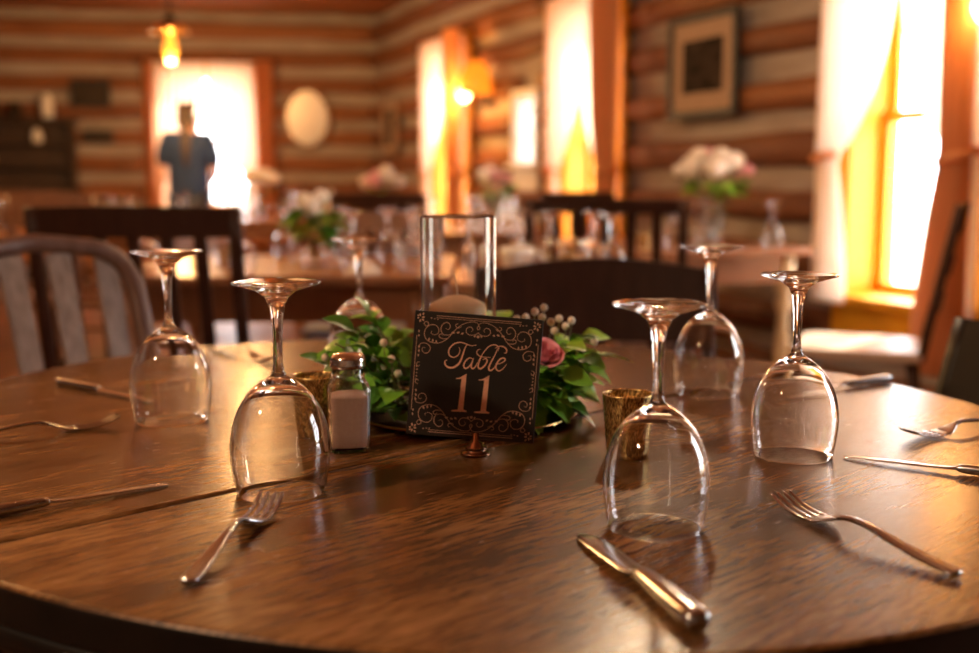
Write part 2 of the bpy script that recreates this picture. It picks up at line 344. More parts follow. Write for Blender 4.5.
def build_window(idx, o, rz, x0, x1, z0, z1, my=None, cw=0.09):
    my = my or M['yellow']; w = thing('window_%d' % idx, None, None, o, rz); struct(w)
    t = 0.03
    # reveal boards line the opening through the wall's thickness
    link('reveal', boxes([(x0, x0 + t, -0.04, 0.24, z0, z1), (x1 - t, x1, -0.04, 0.24, z0, z1), (x0, x1, -0.04, 0.24, z1 - t, z1)], 'reveal', 0.004), my, w)
    link('sill', box(x0 - 0.05, x1 + 0.05, -0.11, 0.24, z0 - 0.005, z0 + 0.035, 0.008), my, w)
    link('apron_board', box(x0 - 0.03, x1 + 0.03, -0.06, -0.036, z0 - 0.16, z0 - 0.005, 0.004), my, w)
    link('casing', boxes([(x0 - cw, x0 + 0.005, -0.065, -0.036, z0, z1 + cw), (x1 - 0.005, x1 + cw, -0.065, -0.036, z0, z1 + cw), (x0, x1, -0.065, -0.036, z1, z1 + cw)], 'casing', 0.004), my, w)
    zm = (z0 + z1) / 2
    for k, (a, b, yy) in enumerate(((z0 + 0.035, zm + 0.02, 0.13), (zm - 0.02, z1 - t, 0.17))):
        xa, xb = x0 + t, x1 - t; s = 0.045
        sh = link('sash', boxes([(xa, xa + s, yy, yy + 0.03, a, b), (xb - s, xb, yy, yy + 0.03, a, b), (xa, xb, yy, yy + 0.03, a, a + s), (xa, xb, yy, yy + 0.03, b - s, b)], 'sash', 0.003), my, w)
        xm = (xa + xb) / 2
        link('muntin', box(xm - 0.012, xm + 0.012, yy + 0.004, yy + 0.026, a + s, b - s), my, sh)
        for (p, q) in ((xa + s, xm - 0.012), (xm + 0.012, xb - s)):
            link('pane', box(p, q, yy + 0.012, yy + 0.016, a + s, b - s), M['pane'], sh)
    return w
build_window(1, SIDE_O, SIDE_RZ, *W1, WZ0, WZ1); build_window(2, SIDE_O, SIDE_RZ, *W2, WZ0, WZ1); build_window(3, SIDE_O, SIDE_RZ, *W3, WZ0, WZ1)
build_window(4, BACK_O, BACK_RZ, *BW, 0.72, 2.14); build_window(5, SIDE_O, SIDE_RZ, 10.3, 11.3, WZ0, WZ1); build_window(6, SIDE_O, SIDE_RZ, *WS, 1.12, 1.66, M['paper_white'], 0.03)

def curtain(o, rz, xo, xi, ztop, ztie, zbot, label, m, tie_w=0.13, depth=-0.12, belly=0.0):
    """panel gathered on a rod from xo (outer edge) to xi (inner edge) and tied back to xo"""
    nu, nv = 60, 34; vs, fs = [], []; sgn = 1 if xi > xo else -1; full = abs(xi - xo)
    ft = (ztop - ztie) / (ztop - zbot)
    for j in range(nv + 1):
        f = j / nv; z = ztop + (zbot - ztop) * f
        if f < ft:
            q = f / ft; wdt = tie_w + (full - tie_w) * (1 - q ** 2.2) ** 0.75
        else:
            q = (f - ft) / (1 - ft); wdt = tie_w + 0.09 * math.sin(q * PI / 2)
        amp = 0.012 + 0.022 * wdt / full
        for k in range(nu + 1):
            u = k / nu
            vs.append((xo + sgn * wdt * u, depth + amp * math.sin(u * PI * 14 + 0.6 * math.sin(f * 5)) - 0.03 * math.sin(PI * u) * (1 if f < ft else .5) + belly, z - 0.06 * u * (1 - abs(2 * min(f / ft, 1) - 1))))
    for j in range(nv):
        for k in range(nu):
            a = j * (nu + 1) + k; fs.append((a, a + 1, a + nu + 2, a + nu + 1))
    c = thing('curtain', label, 'curtain', o, rz, 'tied-back window curtains')
    link('panel', mesh('panel', vs, fs), m, c)
    xc = xo + sgn * tie_w / 2; ring = [(xc + (tie_w / 2 + 0.01) * math.cos(t), depth - 0.01 + 0.05 * math.sin(t), ztie + 0.012 * math.cos(t)) for t in [2 * PI * i / 16 for i in range(17)]]
    link('tieback', sweep(ring, 0.006, 0.018, n=6), M['peach'], c)
    return c
def rod(o, rz, x0, x1, z, label):
    r = thing('curtain_rod', label, 'curtain rod', o, rz)
    link('pole', tube([(x0, -0.115, z), (x1, -0.115, z)], 0.009, 8), M['iron'], r)
    for x in (x0, x1): link('finial', lathe([(0, -.022), (.014, -.014), (.02, 0), (.014, .014), (0, .022)], 12, center=(x, -0.115, z)), M['iron'], r)
    for x in (x0 + .05, x1 - .05): link('bracket', box(x - .008, x + .008, -0.13, -0.02, z - .012, z + .004), M['iron'], r)
for nm, (a, b), o, rz, tz, zb, lb in (('W1', W1, SIDE_O, SIDE_RZ, 1.14, 0.50, 'big window by the profile chair'), ('W2', W2, SIDE_O, SIDE_RZ, 1.10, 0.55, 'middle window left of the framed print'), ('W3', W3, SIDE_O, SIDE_RZ, 1.10, 0.55, 'narrow-looking window by the wall lamp'), ('B', BW, BACK_O, BACK_RZ, 1.05, 0.72, 'far window behind the standing person')):
    mid = (a + b) / 2
    curtain(o, rz, a - 0.09, mid - 0.01, 2.22, tz, zb, 'sheer white tied-back curtain, left half of the ' + lb, M['sheer' if nm == 'W1' else 'sheer_warm'])
    curtain(o, rz, b + 0.09, mid + 0.01, 2.22, tz, zb, 'sheer white tied-back curtain, right half of the ' + lb, M['sheer' if nm == 'W1' else 'sheer_warm'])
    for s, xo, dw in (((-1, b + 0.14, 0.12),) if nm == 'W1' else ((-1, b + 0.30, 0.26),) if nm != 'B' else ((1, a - 0.15, 0.09), (-1, b + 0.22, 0.18))):
        curtain(o, rz, xo, xo + s * dw, 2.225, tz - .02, 0.30, 'narrow peach side drape, %s side of the %s' % ('left' if s > 0 else 'right', lb), M['peach'], tie_w=min(dw * .9, .17), depth=-0.24)
    rod(o, rz, a - 0.26, b + 0.26, 2.235, 'dark iron curtain rod over the ' + lb)

# ------------------------------------------------------------------ lamps
def pendant(x, y, zb, label, watt=LAMP_W, colour=BULB):
    p = thing('pendant_lamp', label, 'lamp', (x, y, 0), 0, 'pendant lamps')
    link('canopy', lathe([(0, CEIL_Z), (.06, CEIL_Z - .001), (.055, CEIL_Z - .02), (.012, CEIL_Z - .032), (0, CEIL_Z - .033)], 20), M['iron'], p)
    link('rod', lathe([(0, CEIL_Z - .03), (.011, CEIL_Z - .03), (.011, zb + .26), (0, zb + .26)], 10), M['iron'], p)
    link('fitting', lathe([(0, zb + .27), (.03, zb + .265), (.05, zb + .22), (.06, zb + .19), (0, zb + .185)], 20), M['iron'], p)
    link('shade', lathe([(.06, zb + .20), (.13, zb + .165), (.155, zb + .135), (.15, zb + .128), (.12, zb + .155), (.05, zb + .188)], 28), M['brass'], p)
    link('bulb', lathe([(0, zb - .085), (.030, zb - .073), (.052, zb - .03), (.054, zb + .01), (.04, zb + .06), (.026, zb + .10), (.022, zb + .16), (0, zb + .16)], 24), M['bulb_glass'], p)
    g = link('glow', lathe([(0, -.10), (.02, -.098), (.036, -.088), (.03, -.0875), (0, -.0872)], 16, center=(0, 0, zb + .0)), M['bulb'], p)
    ld = bpy.data.lights.new('bulb_light', 'POINT'); ld.energy = watt; ld.color = colour; ld.shadow_soft_size = 0.06
    lo = bpy.data.objects.new('bulb_light', ld); COL.objects.link(lo); lo.parent = p; lo.location = (0, 0, zb - 0.175)
    return p
pendant(-2.50, 9.0, 2.05, 'brass and iron pendant lamp with a glowing amber bulb, high at the back left')
pendant(-1.50, 7.0, 2.38, 'pendant lamp just above the picture over the far middle tables', LAMP_W * 0.4)
pendant(-2.6, 4.2, 2.30, 'added fill lamp out of view over the left side tables', LAMP_W * 1.2)  # unseen lamp, added for warm ambient fill
pendant(-1.5, 0.1, 2.25, 'added fill lamp behind the camera over the near left side', LAMP_W * 0.75, WARM)  # unseen lamp, added as near fill from behind the camera
pendant(0.5, 3.4, 2.40, 'added fill lamp out of view over the small middle table', LAMP_W * 0.4, WARM)  # unseen lamp, added to brighten the flowers and glasses

def sconce(x, z, label, watt, face=0.15):
    s = thing('wall_lamp', label, 'lamp', side(x), SIDE_RZ, 'amber wall lamps')
    link('wall_plate', box(-.06, .06, -.055, -.03, z - .10, z + .12, .006), M['iron'], s)
    link('arm', sweep(crm([(0, -.05, z - .04), (0, -.12, z - .09), (0, -.17, z - .06), (0, -.17, z - .01)], 5), .009, .009, n=8), M['iron'], s)
    link('shade', lathe([(.03, z + .24), (.075, z + .22), (.115, z + .14), (.13, z + .03), (.125, z - .01), (.12, z - .008), (.124, z + .03), (.11, z + .135), (.07, z + .212), (.03, z + .232)], 28, center=(.10, -.17, 0)), M['amber'], s)
    link('bulb', lathe([(0, z - .06), (.025, z - .05), (.045, z - .015), (.045, z + .015), (.02, z + .06), (0, z + .06)], 20, center=(-.07, -.20, 0)), M['bulb'], s)
    ld = bpy.data.lights.new('bulb_light', 'POINT'); ld.energy = watt; ld.color = AMBER; ld.shadow_soft_size = 0.05
    lo = bpy.data.objects.new('bulb_light', ld); COL.objects.link(lo); lo.parent = s; lo.location = (0, -.36, z - .02)
sconce(3.22, 1.71, 'amber glass wall lamp with a bright bulb between the two far windows', 18, 0.09)
sconce(8.47, 1.66, 'amber glass wall lamp cut by the top right edge of the picture', 3.5)

# ------------------------------------------------------------------ things on the walls
def picture(o, rz, x, z, w, h, label, name, mats, fw=0.035, tilt=0.0, matw=0.0, y=-0.045):
    p = thing(name, label, 'picture', o, rz)
    link('frame', boxes([(x - w / 2, x + w / 2, y - .03, y, z + h / 2 - fw, z + h / 2), (x - w / 2, x + w / 2, y - .03, y, z - h / 2, z - h / 2 + fw), (x - w / 2, x - w / 2 + fw, y - .03, y, z - h / 2 + fw, z + h / 2 - fw), (x + w / 2 - fw, x + w / 2, y - .03, y, z - h / 2 + fw, z + h / 2 - fw)], 'frame', .005), mats[0], p)
    if matw:
        link('mat_board', box(x - w / 2 + fw, x + w / 2 - fw, y - .012, y, z - h / 2 + fw, z + h / 2 - fw), mats[1], p)
        link('print', box(x - w / 2 + fw + matw, x + w / 2 - fw - matw, y - .014, y - .012, z - h / 2 + fw + matw, z + h / 2 - fw - matw), mats[2], p)
    else: link('print', box(x - w / 2 + fw, x + w / 2 - fw, y - .012, y, z - h / 2 + fw, z + h / 2 - fw), mats[1], p)
picture(SIDE_O, SIDE_RZ, 6.33, 1.645, 0.66, 0.55, 'large framed landscape print with wide tan mat and dark frame on log wall', 'framed_print', (M['frame_dark'], M['matboard'], M['print_dark']), .04, matw=.095)
picture(SIDE_O, SIDE_RZ, 0.72, 1.55, 0.42, 0.50, 'tan framed picture near the room corner', 'framed_picture', (M['matboard'], M['print_dark']), .07)
def bx_at(px): r = (px - 489.5) / 1122; return 8.0 - (-1.21 - r * 12.0) / (0.988 - 0.156 * r)
picture(BACK_O, BACK_RZ, bx_at(99), 1.90, 0.38, 0.28, 'upper dark plaque on the back log wall left of the window', 'dark_plaque', (M['frame_dark'], M['iron']), .03)
picture(BACK_O, BACK_RZ, bx_at(104), 1.47, 0.30, 0.13, 'small lower dark plaque on the back log wall', 'small_plaque', (M['frame_dark'], M['iron']), .02)
mx = bx_at(310)
mo = thing('oval_mirror', 'oval wall mirror in thin brown frame on the back log wall', 'mirror', back(mx, -0.045, 1.67), BACK_RZ)
ov = [(0.215 * math.cos(t), 0.285 * math.sin(t)) for t in [2 * PI * i / 40 for i in range(40)]]
mm = slab(ov, 0, 0.012); xf(mm, Matrix.Rotation(PI / 2, 4, 'X')); link('mirror_glass', mm, M['mirror'], mo)
rp = [(0.228 * math.cos(t), -0.012, 0.298 * math.sin(t)) for t in [2 * PI * i / 48 for i in range(49)]]
link('frame', sweep(rp, .02, .016, up=(0, 1, 0), n=8), M['mirror_frame'], mo)

# dark hutch against the back wall
hx = bx_at(22); hu = thing('hutch', 'dark wooden hutch with open shelves against the back wall', 'cabinet', back(hx, -0.28, 0), BACK_RZ)
link('body', boxes([(-.62, .62, -.26, .22, .06, .90), (-.64, .64, -.28, .22, .90, .94)], 'body', .006), M['hutch'], hu)
link('upper_case', boxes([(-.60, -.57, 0, .20, .94, 1.62), (.57, .60, 0, .20, .94, 1.62), (-.60, .60, .18, .20, .94, 1.62), (-.63, .63, -.03, .20, 1.60, 1.64)], 'case', .004), M['hutch'], hu)
for z in (1.16, 1.38): link('shelf', box(-.57, .57, .01, .18, z, z + .02), M['hutch'], hu)
for s in (-1, 1):
    d = link('door', box(.02 if s > 0 else -.58, .58 if s > 0 else -.02, -.285, -.262, .12, .84, .006), M['hutch'], hu)
    link('knob', lathe([(0, -.012), (.012, -.008), (.014, 0), (.01, .008), (0, .01)], 12, center=(s * .07, -.30, .50)), M['brass'], d)
for s in (-.56, .56):
    for yy in (-.22, .18): link('foot', box(s - .03, s + .03, yy - .03, yy + .03, 0, .06), M['hutch'], hu)
jar = lambda h, r: lathe([(0, 0), (r, 0), (r, h * .7), (r * .6, h * .85), (r * .65, h), (r * .5, h), (r * .5, h * .86), (r * .9, h * .7), (r * .9, .006), (0, .006)], 20)
for i, (dx, h, r, m, z) in enumerate(((-.35, .20, .06, 'brass', 1.64), (.05, .16, .07, 'iron', 1.64), (.36, .24, .06, 'ceramic', 1.64), (.25, .14, .05, 'ceramic', 1.40), (-.2, .13, .05, 'brass', 1.18))):
    link('jar', jar(h, r), M[m], None, back(hx + dx, -0.19, z))
for k, o in enumerate([o for o in COL.objects if o.name.startswith('jar') and o.parent is None]):
    tag(o, ['brass jar on top of the dark hutch', 'black iron jar on top of the dark hutch', 'white jar on top of the dark hutch', 'white jar on the hutch\'s upper shelf', 'brass jar on the hutch\'s lower shelf'][k], 'jar', 'jars on the hutch')

# ------------------------------------------------------------------ person at the far window
def skin_mesh(joints, edges, name, sub=2):
    me = bpy.data.meshes.new(name); me.from_pydata([j[0] for j in joints], edges, [])
    o = bpy.data.objects.new(name, me); COL.objects.link(o)
    md = o.modifiers.new('skin', 'SKIN')
    for v, j in zip(me.skin_vertices[0].data, joints): v.radius = j[1]
    me.skin_vertices[0].data[0].use_root = True
    md.use_smooth_shade = True
    s = o.modifiers.new('sub', 'SUBSURF'); s.levels = sub; s.render_levels = sub
    dg = bpy.context.evaluated_depsgraph_get(); ev = o.evaluated_get(dg); nm = bpy.data.meshes.new_from_object(ev)
    COL.objects.unlink(o); bpy.data.objects.remove(o)
    for p in nm.polygons: p.use_smooth = True
    return nm
pe = thing('person', 'person in navy t-shirt with dark tied-back hair facing the bright far window', 'person', (-2.63, 9.9, 0), 0.12); pe.scale = (1.04,) * 3
J = [((0, 0, .93), (.15, .10)), ((0, 0, 1.06), (.13, .09)), ((0, .01, 1.22), (.15, .10)), ((0, 0, 1.33), (.13, .085)), ((0, .01, 1.40), (.052, .052)), ((0, .02, 1.455), (.062, .075)), ((0, .03, 1.53), (.075, .088)), ((0, .02, 1.59), (.055, .065)),
     ((-.16, 0, 1.33), (.06, .06)), ((-.200, -.01, 1.20), (.045, .045)), ((-.222, -.01, 1.06), (.037, .037)), ((-.25, .06, .86), (.026, .024)),
     ((.16, 0, 1.33), (.06, .06)), ((.205, -.01, 1.20), (.045, .045)), ((.225, .02, 1.06), (.037, .037)), ((.16, .20, .98), (.026, .024)),
     ((-.09, 0, .86), (.085, .09)), ((-.10, .01, .48), (.052, .06)), ((-.10, -.01, .09), (.036, .04)), ((-.11, .12, .035), (.035, .025)),
     ((.09, 0, .86), (.085, .09)), ((.10, .01, .48), (.052, .06)), ((.10, -.01, .09), (.036, .04)), ((.11, .12, .035), (.035, .025))]
Eb = [(0, 1), (1, 2), (2, 3), (3, 4), (4, 5), (5, 6), (6, 7), (3, 8), (8, 9), (9, 10), (10, 11), (3, 12), (12, 13), (13, 14), (14, 15), (0, 16), (16, 17), (17, 18), (18, 19), (0, 20), (20, 21), (21, 22), (22, 23)]
def hand(bi, at, d, s):
    d = Vector(d).normalized(); w = d.cross(Vector((0, 1, 0.01))).normalized() if abs(d.y) < .8 else Vector((1, 0, 0))
    p = Vector(at) + d * .05; J.append((tuple(p), (.030, .014))); k = len(J) - 1; Eb.append((bi, k))
    for f, (o_, l) in enumerate(((-.024, .062), (-.008, .072), (.008, .068), (.024, .055))):
        b = p + d * .035 + w * o_; J.append((tuple(b), (.009, .009))); Eb.append((k, len(J) - 1))
        J.append((tuple(b + d * l * .6 + Vector((0, .008, 0))), (.008, .008))); Eb.append((len(J) - 2, len(J) - 1))
        J.append((tuple(b + d * l + Vector((0, .02, 0))), (.007, .007))); Eb.append((len(J) - 2, len(J) - 1))
    b = p + w * (-.036 * s); J.append((tuple(b), (.010, .010))); Eb.append((k, len(J) - 1))
    J.append((tuple(b + d * .045 + w * (-.018 * s)), (.008, .008))); Eb.append((len(J) - 2, len(J) - 1))
hand(11, (-.25, .06, .86), (0, .25, -1), 1); hand(15, (.16, .20, .98), (-.5, .8, .05), -1)
link('body', skin_mesh(J, Eb, 'body', 1), M['skin'], pe)
TJ = [((0, 0, .70), (.20, .145)), ((0, 0, .98), (.18, .13)), ((0, .01, 1.22), (.195, .135)), ((0, 0, 1.33), (.16, .11)), ((0, .005, 1.39), (.07, .065)),
      ((-.16, 0, 1.335), (.078, .078)), ((-.200, -.01, 1.22), (.072, .072)), ((-.215, -.01, 1.09), (.060, .060)), ((.16, 0, 1.335), (.078, .078)), ((.205, -.01, 1.22), (.072, .072)), ((.222, 0, 1.09), (.060, .060))]
link('t_shirt', skin_mesh(TJ, [(0, 1), (1, 2), (2, 3), (3, 4), (3, 5), (5, 6), (6, 7), (3, 8), (8, 9), (9, 10)], 't_shirt', 2), M['navy'], pe)
PJ = [((0, 0, .93), (.165, .12)), ((-.09, 0, .84), (.10, .11)), ((-.10, .01, .48), (.066, .074)), ((-.10, -.01, .10), (.058, .06)), ((.09, 0, .84), (.10, .11)), ((.10, .01, .48), (.066, .074)), ((.10, -.01, .10), (.058, .06))]
link('jeans', skin_mesh(PJ, [(0, 1), (1, 2), (2, 3), (0, 4), (4, 5), (5, 6)], 'jeans', 2), M['denim'], pe)
HJ = [((0, .005, 1.545), (.080, .088)), ((0, -.01, 1.60), (.070, .075)), ((0, -.015, 1.650), (.03, .035)), ((0, -.050, 1.50), (.06, .048)), ((0, -.085, 1.44), (.035, .03)), ((0, -.115, 1.34), (.04, .03)), ((0, -.135, 1.20), (.032, .024)), ((0, -.13, 1.10), (.012, .01))]
link('hair', skin_mesh(HJ, [(0, 1), (1, 2), (0, 3), (3, 4), (4, 5), (5, 6), (6, 7)], 'hair', 2), M['hair'], pe)
for s in (-1, 1):
    link('shoe', sweep([(s * .105, -.07, .04), (s * .105, 0, .05), (s * .11, .10, .04), (s * .112, .17, .032)], [.035, .045, .048, .03], [.04, .05, .04, .03], n=10), M['shoe'], pe)
    link('ear', lathe([(0, -.03), (.012, -.022), (.016, 0), (.012, .022), (0, .03)], 10, center=(s * .082, .02, 1.50)), M['skin'], pe)
link('nose', sweep([(0, .105, 1.53), (0, .128, 1.49), (0, .105, 1.475)], [.008, .016, .01], [.006, .012, .006], n=8), M['skin'], pe)

# ------------------------------------------------------------------ chairs
def slat_mesh(x0b, x0t, zb, zt, yb, yt, wb_, wt_, th=.008, bow=.0):
    path = [(x0b + (x0t - x0b) * k / 5, yb + (yt - yb) * k / 5 - bow * math.sin(PI * k / 5), zb + (zt - zb) * k / 5) for k in range(6)]
    return sweep(path, [wb_ + (wt_ - wb_) * k / 5 for k in range(6)], th, up=(0, 1, 0), n=4, power=40, flat=True)
def chair(kind, label, m, loc, rz, h=0.97, w=0.44, d=0.42, seat_m=None, name='dining_chair', group=None, scale=None, seat_z=0.45, crest=.075):
    c = thing(name, label, 'chair', loc, rz, group); seat_m = seat_m or m
    if scale: c.scale = (scale,) * 3
    yb = -d / 2; lean = 0.15 if kind == 'hoop' else 0.10
    def by(z): return yb - lean * max(0.0, (z - seat_z)) / (h - seat_z)
    link('seat', slab([(-w / 2, -d / 2), (w / 2, -d / 2), (w / 2 + .015, d / 2 - .04), (w / 2 - .02, d / 2), (-w / 2 + .02, d / 2), (-w / 2 - .015, d / 2 - .04)], seat_z - .035, seat_z, .008), seat_m, c)
    for s in (-1, 1):
        link('leg', sweep([(s * (w / 2 - .02), d / 2 - .04, seat_z - .034), (s * (w / 2 - .005), d / 2 - .03, 0)], [.019, .015], [.019, .015], up=(0, 1, 0), n=8, power=4), m, c)
        link('leg', sweep([(s * (w / 2 - .03), yb + .03, seat_z - .034), (s * (w / 2 - .025), yb - .01, 0)], [.019, .015], [.019, .015], up=(0, 1, 0), n=8, power=4), m, c)
        link('side_stretcher', tube([(s * (w / 2 - .012), d / 2 - .035, .20), (s * (w / 2 - .028), yb + .012, .22)], .010, 8), m, c)
    link('front_stretcher', tube([(-w / 2 + .01, d / 2 - .035, .27), (w / 2 - .01, d / 2 - .035, .27)], .010, 8), m, c)
    hw = w / 2 - .018
    if kind == 'hoop':
        P = []; r = 0.10
        for k in range(5): z = seat_z - .01 + (h - r - seat_z) * k / 4; P.append((-hw, by(z), z))
        for k in range(1, 9): a = PI - PI / 2 * k / 8; P.append((-hw + r + r * math.cos(a), by(h - r + r * math.sin(a)), h - r + r * math.sin(a)))
        for k in range(1, 5): P.append((-hw + r + (2 * hw - 2 * r) * k / 5, by(h) - .012 * math.sin(PI * k / 5), h + .012 * math.sin(PI * k / 5)))
        Q = [(-x, y_, z) for x, y_, z in P[::-1]]
        P = P[:-2] + [(0, by(h) - .012, h + .012)] + Q[2:]
        link('hoop_frame', sweep(P, .019, .017, up=(0, 1, 0), n=10, power=3), m, c)
        for x in (-.15, -.05, .05, .15): link('slat', slat_mesh(x * .86, x, seat_z - .005, h - .012, by(seat_z), by(h) - .004, .020, .025, .006), M['slat_sheen'], c)
    else:
        for s in (-1, 1):
            P = [(s * hw, by(seat_z + (h - seat_z) * k / 6) + .0, seat_z - .03 + (h - seat_z + (.03 if kind != 'panel' else .02)) * k / 6) for k in range(7)]
            link('stile', sweep(P, .017, .014, up=(0, 1, 0), n=8, power=4), m, c)
        def rail(z0, z1, bow, th=.010, arch=0.0, nm='rail'):
            vs, fs = [], []; n = 12
            for k in range(n + 1):
                u = k / n; x = -hw + .004 + (2 * hw - .008) * u; b = -bow * math.sin(PI * u); za = z1 + arch * math.sin(PI * u)
                for (z, q) in ((z0, -th), (z0, th), (za, th), (za, -th)): vs.append((x, by(z) + b + q, z))
            for k in range(n):
                for j in range(4): fs.append((k * 4 + j, k * 4 + (j + 1) % 4, k * 4 + 4 + (j + 1) % 4, k * 4 + 4 + j))
            fs += [(0, 1, 2, 3), (n * 4 + 3, n * 4 + 2, n * 4 + 1, n * 4)]
            return link(nm, fixn(mesh(nm, vs, fs, False)), m, c)
        if kind == 'slat':
            rail(h - crest, h, .02, arch=.004, nm='crest_rail'); rail(seat_z + .09, seat_z + .13, .015, nm='lower_rail')
            n = 4 if w < .5 else 5
            for k in range(n):
                x = -hw + 2 * hw * (k + 1) / (n + 1); link('slat', slat_mesh(x, x, seat_z + .12, h - crest + .005, by(seat_z + .12) - .012, by(h - .08) - .016, .016, .016, .006), m, c)
        elif kind == 'panel':
            rail(h - .165, h - .012, .03, arch=.022, nm='crest_panel'); rail(seat_z + .06, seat_z + .10, .015, nm='lower_rail')
            for k in range(3):
                x = -hw + 2 * hw * (k + 1) / 4; link('slat', slat_mesh(x, x, seat_z + .09, h - .155, by(seat_z + .09) - .012, by(h - .16) - .02, .014, .014, .006), m, c)
        elif kind == 'ladder':
            rail(h - .09, h, .02, arch=.01, nm='crest_rail'); rail(h - .23, h - .17, .02, nm='back_rail'); rail(h - .36, h - .30, .02, nm='back_rail')
    return c
chair('hoop', 'worn brown hoop-back chair with window sheen painted on its flat slats at the round table', M['chair_grey'], (-.665, 2.005, 0), facing(.70, -.71), h=.905, w=.44)
chair('slat', 'dark slatted dining chair with wide top rail behind the hoop-back chair', M['chair_dark'], (-.885, 3.12, 0), facing(.02, 1), h=.975, w=.545)
chair('panel', 'dark dining chair with solid curved back panel behind the number sign', M['chair_dark'], (.222, 2.10, 0), facing(-.05, -1), h=.865, w=.50)
chair('panel', 'nearly black panel-back chair cut by the right edge of the picture', M['chair_black'], (.575, 1.60, 0), facing(-.95, -.31), h=.82, w=.44)
chair('ladder', 'dark brown chair with pale seat seen side-on before the big bright window', M['chair_dark'], (1.315, 3.955, 0), facing(-.93, .37), h=.955, w=.42, seat_m=M['seat_pale'], seat_z=.47)
chair('slat', 'dark slatted chair in front of the flower table by the right wall', M['chair_dark'], (.44, 4.14, 0), facing(.15, 1), h=.975, w=.56, crest=.045)
chair('slat', 'dark slatted chair between the middle and far tables', M['chair_dark'], (-.50, 5.55, 0), facing(.05, 1), h=.975, w=.46)
chair('slat', 'brown slatted chair with blue-grey seat pad tucked under the left middle table', M['chair_mid'], (-.52, 4.62, 0), facing(0.0, -1), h=.90, w=.44, seat_m=M['cushion'])
chair('panel', 'grey worn panel-back chair at the far left table', M['chair_grey'], (-2.05, 5.62, 0), facing(.05, 1), h=.98, w=.46)
chair('slat', 'brown slatted chair at the wall end of the far left table', M['chair_mid'], (-3.3, 7.3, 0), facing(.2, -1), h=.97, w=.46)
chair('slat', 'dark slatted chair at the far end of the flower table', M['chair_dark'], (.60, 6.22, 0), facing(.3, -1), h=.97, w=.46)

# ------------------------------------------------------------------ tables
def turned_leg(h, r):
    return lathe([(0, h), (r, h), (r, h * .78), (r * .6, h * .75), (r * .95, h * .70), (r * .55, h * .64), (r * .75, h * .5), (r * .9, h * .40), (r * .55, h * .30), (r * .8, h * .24), (r * .5, h * .18), (r * .6, h * .05), (r * .55, 0), (0, 0)][::-1][::-1], 18)
def bg_table(x0, x1, y0, y1, label, rz=0.0, leg_m=None):
    cx, cy_ = (x0 + x1) / 2, (y0 + y1) / 2; a, b = (x1 - x0) / 2, (y1 - y0) / 2
    t = thing('dining_table', label, 'table', (cx, cy_, 0), rz)
    n = max(2, round(2 * b / .16)); wd = 2 * b / n
    for k in range(n): link('plank', box(-a, a, -b + k * wd + .0015, -b + (k + 1) * wd - .0015, .720, .75, .004), M['bg_table'], t)
    link('apron', boxes([(-a + .07, a - .07, -b + .06, -b + .085, .60, .72), (-a + .07, a - .07, b - .085, b - .06, .60, .72), (-a + .06, -a + .085, -b + .07, b - .07, .60, .72), (a - .085, a - .06, -b + .07, b - .07, .60, .72)], 'apron', .003), M['bg_table'], t)
    for sx in (-1, 1):
        for sy in (-1, 1): link('leg', turned_leg(.72, .042), leg_m or M['bg_table'], t, (sx * (a - .085), sy * (b - .085), 0))
    return t
bg_table(-1.22, -.14, 3.42, 4.40, 'brown wooden table with low greenery behind the hoop-back chair')
bg_table(-.12, .42, 3.18, 3.74, 'small brown table with white cup behind the panel-back chair')
bg_table(.375, 1.225, 4.65, 5.75, 'reddish table with cream turned legs by the big bright window', rz=.389, leg_m=M['cream'])
bg_table(-1.15, .25, 6.15, 7.15, 'long brown table with pink and white flowers below the wall lamp')
bg_table(-3.5, -1.65, 6.0, 6.9, 'long brown table at the far left below the pendant lamp')
bg_table(-2.35, -1.25, 8.05, 8.95, 'far brown table in front of the bright back window')

# round (slightly oval) main table
CX, CY, RA, RB = -.04, 1.38, .76, .66; AX = Vector((-.692, .722)).normalized(); PR = Vector((AX.y, -AX.x)); SEAM = -.099
mt = thing('round_table', 'large polished round wooden table set with upside-down wine glasses', 'table', (CX, CY, 0))
def half(sign):
    out = []; t0 = math.asin(SEAM / RA)
    ang = [t0 + (PI - 2 * t0) * k / 120 for k in range(121)] if sign > 0 else [PI - t0 + (PI + 2 * t0) * k / 120 for k in range(121)]
    for a in ang:
        u, v = RA * math.sin(a), RB * math.cos(a)
        u = max(u, SEAM + .0024) if sign > 0 else min(u, SEAM - .0024)
        p = AX * u + PR * v; out.append((p.x, p.y))
    return out
for s in (1, -1):
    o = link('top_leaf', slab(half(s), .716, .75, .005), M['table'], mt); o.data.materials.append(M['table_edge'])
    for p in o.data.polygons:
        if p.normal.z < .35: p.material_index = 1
EL = lambda f, z: [(*(AX * (RA * f * math.sin(a)) + PR * (RB * f * math.cos(a))), z) for a in [2 * PI * k / 96 for k in range(97)]]
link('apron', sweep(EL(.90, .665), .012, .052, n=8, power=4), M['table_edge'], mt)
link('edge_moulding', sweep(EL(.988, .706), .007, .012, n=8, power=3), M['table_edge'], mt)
link('pedestal', lathe([(0, .715), (.16, .715), (.16, .69), (.07, .66), (.055, .55), (.085, .42), (.10, .32), (.07, .22), (.09, .16), (.06, .10), (0, .10)], 32), M['chair_dark'], mt)
for k in range(4):
    a = PI / 4 + k * PI / 2; c_, s_ = math.cos(a), math.sin(a)
    link('foot', sweep([(c_ * .04, s_ * .04, .18), (c_ * .2, s_ * .2, .13), (c_ * .36, s_ * .36, .05), (c_ * .42, s_ * .42, .022)], [.03, .028, .026, .03], [.045, .035, .028, .022], n=8, power=3), M['chair_dark'], mt)

